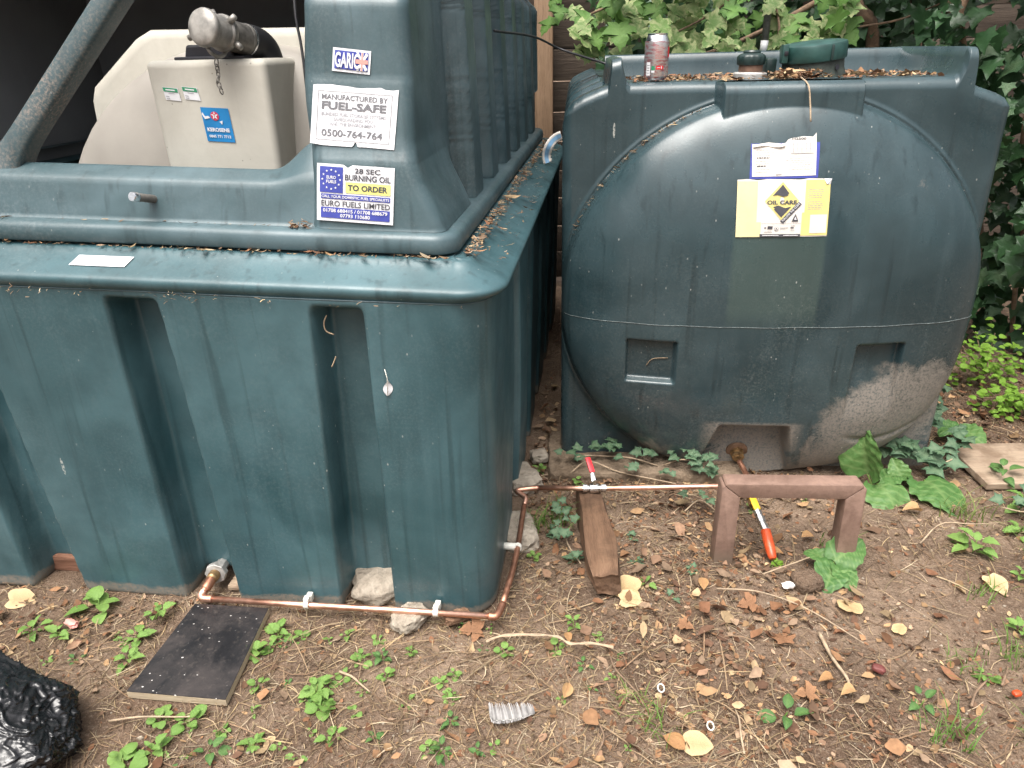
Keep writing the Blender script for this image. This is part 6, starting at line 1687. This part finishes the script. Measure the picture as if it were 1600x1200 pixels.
# ------------------------------------------------------------------ fallen leaves and litter
def fallen_leaves():
    L = [(0.268, 1.470, .075, 'dry_pale', 'large crumpled tan leaf by the near end of the timber block'), (0.285, 1.430, .055, 'dry_pale', 'pale dry leaf lying against the large crumpled tan leaf'),
         (0.810, 1.395, .062, 'dry_pale', 'pale heart shaped dry leaf on bare soil right of the frame'), (0.890, 1.305, .034, 'dry_pale', 'small pale curled leaf right of the heart shaped leaf'),
         (1.150, 1.765, .060, 'dry', 'orange brown leaf below the big dock leaf'), (0.825, 1.690, .040, 'dry', 'tan oval leaf seen through the brown frame'), (0.705, 1.605, .042, 'dry', 'tan leaf tucked beside the orange sleeve'),
         (0.655, 1.150, .042, 'dry', 'orange dry leaf at lower right centre'), (0.690, 1.120, .040, 'dry', 'dry leaf beside the orange leaf at lower right'), (0.600, 1.125, .04, 'dry_brown', 'brown crinkled leaf in the lower right foreground'),
         (0.350, 1.005, .052, 'dry_pale', 'large flat pale leaf at the bottom edge right of centre'), (0.300, 1.010, .050, 'dry', 'orange leaf beside the flat pale leaf at the bottom'), (-0.115, 1.335, .052, 'dry_brown', 'rusty curled leaf under the pipe corner'),
         (-1.27, 1.49, .060, 'dry_pale', 'yellow green leaf at the left edge under the tank'), (1.205, 1.445, .058, 'dry_pale', 'pale crumpled leaf on soil below the nettle'), (0.115, 1.305, .032, 'dry', 'round orange leaf before the timber block'),
         (0.560, 1.400, .045, 'dry_brown', 'reddish brown leaf below the left frame leg'), (0.470, 1.470, .04, 'dry', 'small tan leaf left of the frame foot'), (0.100, 1.150, .040, 'dry', 'star shaped tan leaf right of the grey feather'),
         (0.400, 1.330, .035, 'dry_brown', 'brown leaf midway between block and frame'), (0.610, 1.290, .045, 'dry_brown', 'dark pinkish dry leaf in front of the frame')]
    r = random.Random(12)
    for x, y, s, k, lab in L:
        a = r.uniform(0, 6.28); o = put_leaf(k, (x - math.cos(a) * s * .5, y - math.sin(a) * s * .5, gz(x, y) + 0.012), (math.cos(a), math.sin(a), r.uniform(-.05, .25)), (r.uniform(-.3, .3), r.uniform(-.5, .1), 1), s, None, 'fallen_leaf', rnd=r); tag(o, lab, 'leaf')
fallen_leaves()

STRAW = np.array([(0.46, 0.34, 0.20), (0.38, 0.26, 0.15), (0.30, 0.19, 0.11), (0.55, 0.43, 0.28), (0.22, 0.135, 0.08), (0.50, 0.36, 0.19)])
FLAKE = np.array([(0.40, 0.21, 0.10), (0.30, 0.145, 0.07), (0.48, 0.29, 0.14), (0.21, 0.11, 0.065), (0.53, 0.37, 0.20), (0.34, 0.20, 0.12), (0.26, 0.12, 0.06), (0.45, 0.30, 0.19)])
def grey(p, k=0.08): return p * (1 - k) + p.mean(1, keepdims=True) * k
STRAW = grey(STRAW); FLAKE = grey(FLAKE)
def scatter(name, P, L, Wd, kind, pal, tilt=0.25, up=None, seed=0):
    """many small pieces in one mesh. P (n,3) positions, L lengths, Wd widths"""
    g = np.random.default_rng(seed); n = len(P); a = g.uniform(0, 2 * np.pi, n); el = g.normal(0, tilt, n)
    d = np.stack([np.cos(a) * np.cos(el), np.sin(a) * np.cos(el), np.sin(el)], 1); s = np.stack([-np.sin(a), np.cos(a), g.normal(0, .5, n)], 1); s /= np.linalg.norm(s, axis=1)[:, None]
    u = np.cross(d, s); c = pal[g.integers(0, len(pal), n)] * g.uniform(.35, .95, (n, 1))
    if kind == 'straw':
        t = np.array([-.5, -.17, .17, .5]); w = np.array([.7, 1, 1, .5]); bend = g.normal(0, .10, n); bend2 = g.normal(0, .16, n)
        V = np.zeros((n, 8, 3))
        for i in range(4):
            b = P + d * (L * t[i])[:, None] + u * (np.abs(bend) * L * (0.25 - t[i] ** 2))[:, None] + s * (bend2 * L * (0.25 - t[i] ** 2) * 2)[:, None]
            V[:, 2 * i] = b + s * (Wd * w[i])[:, None]; V[:, 2 * i + 1] = b - s * (Wd * w[i])[:, None]
        Q = np.array([[0, 1, 3, 2], [2, 3, 5, 4], [4, 5, 7, 6]]); k = 8
    elif kind == 'flake':
        t = np.array([-.5, -.2, .15, .5]); w = np.array([.15, .85, .9, .1]); curl = g.uniform(-.2, .6, n); tw = g.normal(0, .25, n)
        V = np.zeros((n, 12, 3))
        for i in range(4):
            b = P + d * (L * t[i])[:, None] + u * (curl * L * t[i] ** 2 * 1.6)[:, None]
            e = s * (Wd * w[i])[:, None] * g.uniform(.7, 1.2, (n, 1)); lift_ = u * (Wd * w[i] * g.uniform(-.1, .7, n))[:, None]
            V[:, 3 * i] = b + e + lift_; V[:, 3 * i + 1] = b; V[:, 3 * i + 2] = b - e + lift_ * g.uniform(.2, 1.3, (n, 1))
        Q = np.array([[0, 1, 4, 3], [1, 2, 5, 4], [3, 4, 7, 6], [4, 5, 8, 7], [6, 7, 10, 9], [7, 8, 11, 10]]); k = 12
    else:
        o = np.array([(1, 0, 0), (0, 1, 0), (-1, 0, 0), (0, -1, 0), (0, 0, .8), (0, 0, -.8)]); V = P[:, None, :] + o[None] * L[:, None, None] * g.uniform(.5, 1.1, (n, 6, 1))
        Q = np.array([[0, 1, 4], [1, 2, 4], [2, 3, 4], [3, 0, 4], [1, 0, 5], [2, 1, 5], [3, 2, 5], [0, 3, 5]]); k = 6
    F_ = (Q[None] + (np.arange(n) * k)[:, None, None]).reshape(-1, Q.shape[1])
    return fast_mesh(name, V.reshape(-1, 3), F_, M['litter'], kind != 'crumb', np.repeat(c, k, 0))

def inside_things(x, y, m=0.0):
    c, s = math.cos(-LT_R), math.sin(-LT_R); dx, dy = x - LT_O.x, y - LT_O.y; lx = dx * c - dy * s; ly = dx * s + dy * c
    a = (lx < 0.03) & (ly > 0.03) & (ly < 2.4)
    c, s = math.cos(-RT_R), math.sin(-RT_R); dx, dy = x - RT_O.x, y - RT_O.y; lx = dx * c - dy * s; ly = dx * s + dy * c
    b = (lx > -0.02) & (lx < W) & (ly > -0.05) & (ly < 2)
    bag_ = ((x + 1.075) / .20) ** 2 + ((y - 1.065) / .14) ** 2 < 1
    brd = (x > -0.84) & (x < -0.62) & (y > 1.14) & (y < 1.43)
    blk = (np.abs(x - 0.222) < .05) & (y > 1.44) & (y < 1.87)
    plk = (x > 1.43) & (y > 1.87) & (y < 2.11)
    return a | b | bag_ | brd | blk | plk
def leafy(x, y):
    """where leaf litter lies thick"""
    k = np.exp(-((x - 0.08) / .12) ** 2) * sstep(y, 1.7, 2.0) + 0.9 * np.exp(-(((x - 0.45) / .35) ** 2 + ((y - 1.5) / .35) ** 2)) + sstep(x, 1.42, 1.6) * sstep(y, 2.05, 2.3) + 0.5 * sstep(y, 1.75, 1.9) * (x > 0) * (x < 1.1) + 0.35 * np.exp(-(((x - 0.45) / .5) ** 2 + ((y - 1.05) / .2) ** 2))
    k = k + 0.35 * np.exp(-(((x + 1.1) / .3) ** 2 + ((y - 1.4) / .15) ** 2))
    return np.clip(k, 0, 1)
def strawy(x, y):
    k = 0.55 + 0.6 * np.exp(-(((x + 0.1) / .5) ** 2 + ((y - 1.1) / .3) ** 2)) - 0.55 * np.exp(-(((x - 1.0) / .3) ** 2 + ((y - 1.3) / .25) ** 2)) - 0.3 * np.exp(-(((x + 0.8) / .15) ** 2 + ((y - 0.95) / .1) ** 2))
    return np.clip(k * (0.35 + 1.3 * vnoise(x * 5, y * 5, 4)), 0.03, 1)
def ground_litter():
    g = np.random.default_rng(5)
    def pts(n, dens, hi=0.004):
        X = g.uniform(-1.45, 2.4, n * 14); Y = 0.86 + g.beta(1.0, 2.2, n * 14) * 2.6
        keep = (g.random(n * 14) < dens(X, Y)) & ~inside_things(X, Y); X, Y = X[keep][:n], Y[keep][:n]
        return np.stack([X, Y, ground_z(X, Y) + g.uniform(0, hi, len(X))], 1)
    P = pts(17000, strawy, .006); o = obj('straw_litter', scatter('straw_litter', P, g.gamma(3, .011, len(P)) + .006, g.uniform(.0004, .0011, len(P)), 'straw', STRAW, .16, seed=1)); tag(o, 'dry grass straw strewn over the soil', 'straw', kind='stuff')
    P = pts(6500, lambda x, y: 0.12 + 0.88 * leafy(x, y), .008); l = g.gamma(2.2, .0042, len(P)) + .004; o = obj('leaf_litter', scatter('leaf_litter', P, l, l * g.uniform(.22, .42, len(P)), 'flake', FLAKE, .3, seed=2)); tag(o, 'brown leaf litter covering the soil', 'leaf litter', kind='stuff')
    P = pts(210, lambda x, y: leafy(x, y) ** 1.5, .018); l = g.uniform(.020, .048, len(P)); P[:, 2] += .005; o = obj('dead_leaves', scatter('dead_leaves', P, l, l * g.uniform(.25, .42, len(P)), 'flake', FLAKE, .35, seed=3)); tag(o, 'larger dead leaves heaped in the gaps and on the bank', 'dead leaves', kind='stuff')
    P = pts(14000, lambda x, y: 0.25 + 0.75 * vnoise(x * 7, y * 7, 8), .001); o = obj('soil_crumbs', scatter('soil_crumbs', P, g.gamma(1.6, .0011, len(P)) + .0007, None, 'crumb', np.array([(0.28, 0.20, 0.14), (0.18, 0.12, 0.08), (0.38, 0.29, 0.21), (0.24, 0.16, 0.11), (0.45, 0.38, 0.30)]), seed=4)); tag(o, 'crumbs of earth and grit on the soil', 'soil crumbs', kind='stuff')
    P = pts(900, lambda x, y: 0.5 + 0 * x, .010); o = obj('thin_twigs', scatter('thin_twigs', P, g.uniform(.06, .17, len(P)), g.uniform(.0008, .0016, len(P)), 'straw', STRAW[[0, 1, 2, 4]], .10, seed=6)); tag(o, 'thin dry stems scattered over the soil', 'stems', kind='stuff')
ground_litter()

def tank_top_litter():
    g = np.random.default_rng(9)
    def world(f, L): return np.array([list(f(*p)) for p in L])
    # on the deck of the round tank
    n = 900; x = g.uniform(0.19, 1.03, n); y = g.uniform(0.015, 0.42, n); hump = 0.020 * np.exp(-(((x - 0.625) / .05) ** 2 + ((y - .08) / .06) ** 2))
    P = world(rt_world, np.stack([x, y, 1.1605 + hump * g.random(n) + g.uniform(0, .004, n)], 1))
    x2 = g.normal(0.625, .035, 260); y2 = np.clip(g.normal(0.05, .04, 260), -.03, .2); P2 = world(rt_world, np.stack([x2, y2, 1.161 + g.uniform(0, .02, 260)], 1)); P = np.concatenate([P, P2])
    l = g.gamma(2.5, .005, len(P)) + .006; o = obj('deck_litter', scatter('deck_litter', P, l, l * g.uniform(.06, .3, len(P)), 'flake', FLAKE, .2, seed=11)); tag(o, 'brown needles and leaf bits lying on top of the round tank', 'leaf litter', kind='stuff')
    # in the crevice round the hood of the teal tank, and down its right hand flange
    L = []
    for k in range(190): xx = g.uniform(-1.1, -0.06); L.append((xx, g.uniform(0.048, 0.066), float(lift(xx, 0.867)) + abs(g.normal(0, .002))))
    for k in range(900): yy = 0.10 + 2.1 * g.random() ** 1.2; L.append((g.uniform(-0.042, -0.012) + abs(g.normal(0, .006)), yy, 0.8675 + abs(g.normal(0, .004))))
    for k in range(260): yy = 0.12 + 2.0 * g.random(); t = g.random(); L.append((-0.03 + 0.075 * t, yy, 0.867 - 0.030 * t ** 1.5))
    for k in range(60): L.append((g.uniform(-0.40, -0.352), g.uniform(0.082, 0.10), float(lift(-.37, 0.9125)) + abs(g.normal(0, .006))))
    for k in range(26): xx = g.uniform(-1.1, -0.3); L.append((xx, g.uniform(0.082, 0.10), float(lift(xx, 0.9125)) + abs(g.normal(0, .0015))))
    P = world(lt_world, L); l = g.gamma(2.2, .0042, len(P)) + .003; o = obj('crevice_litter', scatter('crevice_litter', P, l, l * g.uniform(.05, .18, len(P)), 'flake', np.concatenate([FLAKE, STRAW]), .15, seed=12)); tag(o, 'dry bits caught in the crevice round the teal hood', 'leaf litter', kind='stuff')
    # along the upper left edge of the bulge
    L = []
    for k in range(110):
        a = R(g.uniform(112, 160)); xx = 0.596 + 0.60 * math.cos(a) * 1.0; zz = 0.55 + 0.578 * math.sin(a); L.append((xx, -0.006 - 0.022 * g.random(), zz + 0.003))
    P = world(rt_world, L); l = g.uniform(.008, .03, len(P)); o = obj('ledge_litter', scatter('ledge_litter', P, l, l * .07, 'flake', STRAW, .3, seed=13)); tag(o, 'straw caught on the left ledge of the bulging tank end', 'straw', kind='stuff')
    pth = smooth_path([rt_world(0.628, 0.02, 1.168), rt_world(0.626, -0.082, 1.15), rt_world(0.630, -0.105, 1.11), rt_world(0.632, -0.125, 1.065)], 6)
    tag(tube('hanging_stem', pth, 0.0022, M['pale_twig'], None, 6), 'dry stem hanging over the front edge of the round tank top', 'stem')
    for k, (lab, pts_) in enumerate([('dry forked stem stuck in the left square recess', [(0.255, .385), (0.268, .405), (0.29, .412), (0.315, .414)])]):
        q = [rt_world(a, -float(rt_front(np.array(a), np.array(b))) - .003, b) for a, b in pts_]
        tag(tube('dry_stem', smooth_path(q, 5), 0.0014, M['pale_twig'], None, 5), lab, 'stem')
tank_top_litter()

def bits_on_teal_tank():
    """a feather and curled stems stuck to the front of the teal tank"""
    def on_face(x, z, out=0.003): return lt_world(x, -out, float(lift(x, z)))
    P = np.zeros((10, 5, 3))
    for i in range(10):
        t = i / 9
        for j in range(5):
            w = 0.010 * math.sin(math.pi * min(1, t * 0.9 + 0.1)) * (j / 4 * 2 - 1); q = on_face(-0.196 + w + 0.004 * t, 0.585 + 0.034 * t, 0.004 + 0.003 * math.sin(t * 3 + j)); P[i, j] = q
    f = sheet('feather', P, M['white']); tag(f, 'tiny white downy feather stuck to the teal tank front', 'feather')
    tube('quill', [on_face(-0.196, 0.585, .006), on_face(-0.193, 0.625, .006), on_face(-0.197, 0.645, .005)], 0.0009, M['clip'], f, 5)
    for lab, pts in (('curled pale stem in the top of the right recess', [(-0.318, 0.757), (-0.326, 0.740), (-0.324, 0.722), (-0.308, 0.714)]), ('short straw stuck to the wall of the right recess', [(-0.322, 0.640), (-0.314, 0.655), (-0.310, 0.664)])):
        pth = smooth_path([lt_world(x, 0.022, z) for x, z in pts], 5); tag(tube('stuck_stem', pth, 0.0015, M['pale_twig'], None, 5), lab, 'stem')
    g = np.random.default_rng(3); L = []
    for cx, n, sp in ((-0.985, 26, .035), (-0.62, 40, .05), (-0.83, 10, .1), (-0.30, 16, .12)):
        for k in range(n): x = cx + g.normal(0, sp); L.append(list(lt_world(x, -0.006 - 0.004 * g.random(), float(lift(x, 0.785 + g.normal(0, .006))))))
    P = np.array(L); l = g.uniform(.004, .012, len(P)); o = obj('lip_straw', scatter('lip_straw', P, l, l * .08, 'straw', STRAW * 1.3, .5, seed=21)); tag(o, 'wisps of dry grass caught under the lip of the teal tank', 'straw', kind='stuff')
bits_on_teal_tank()
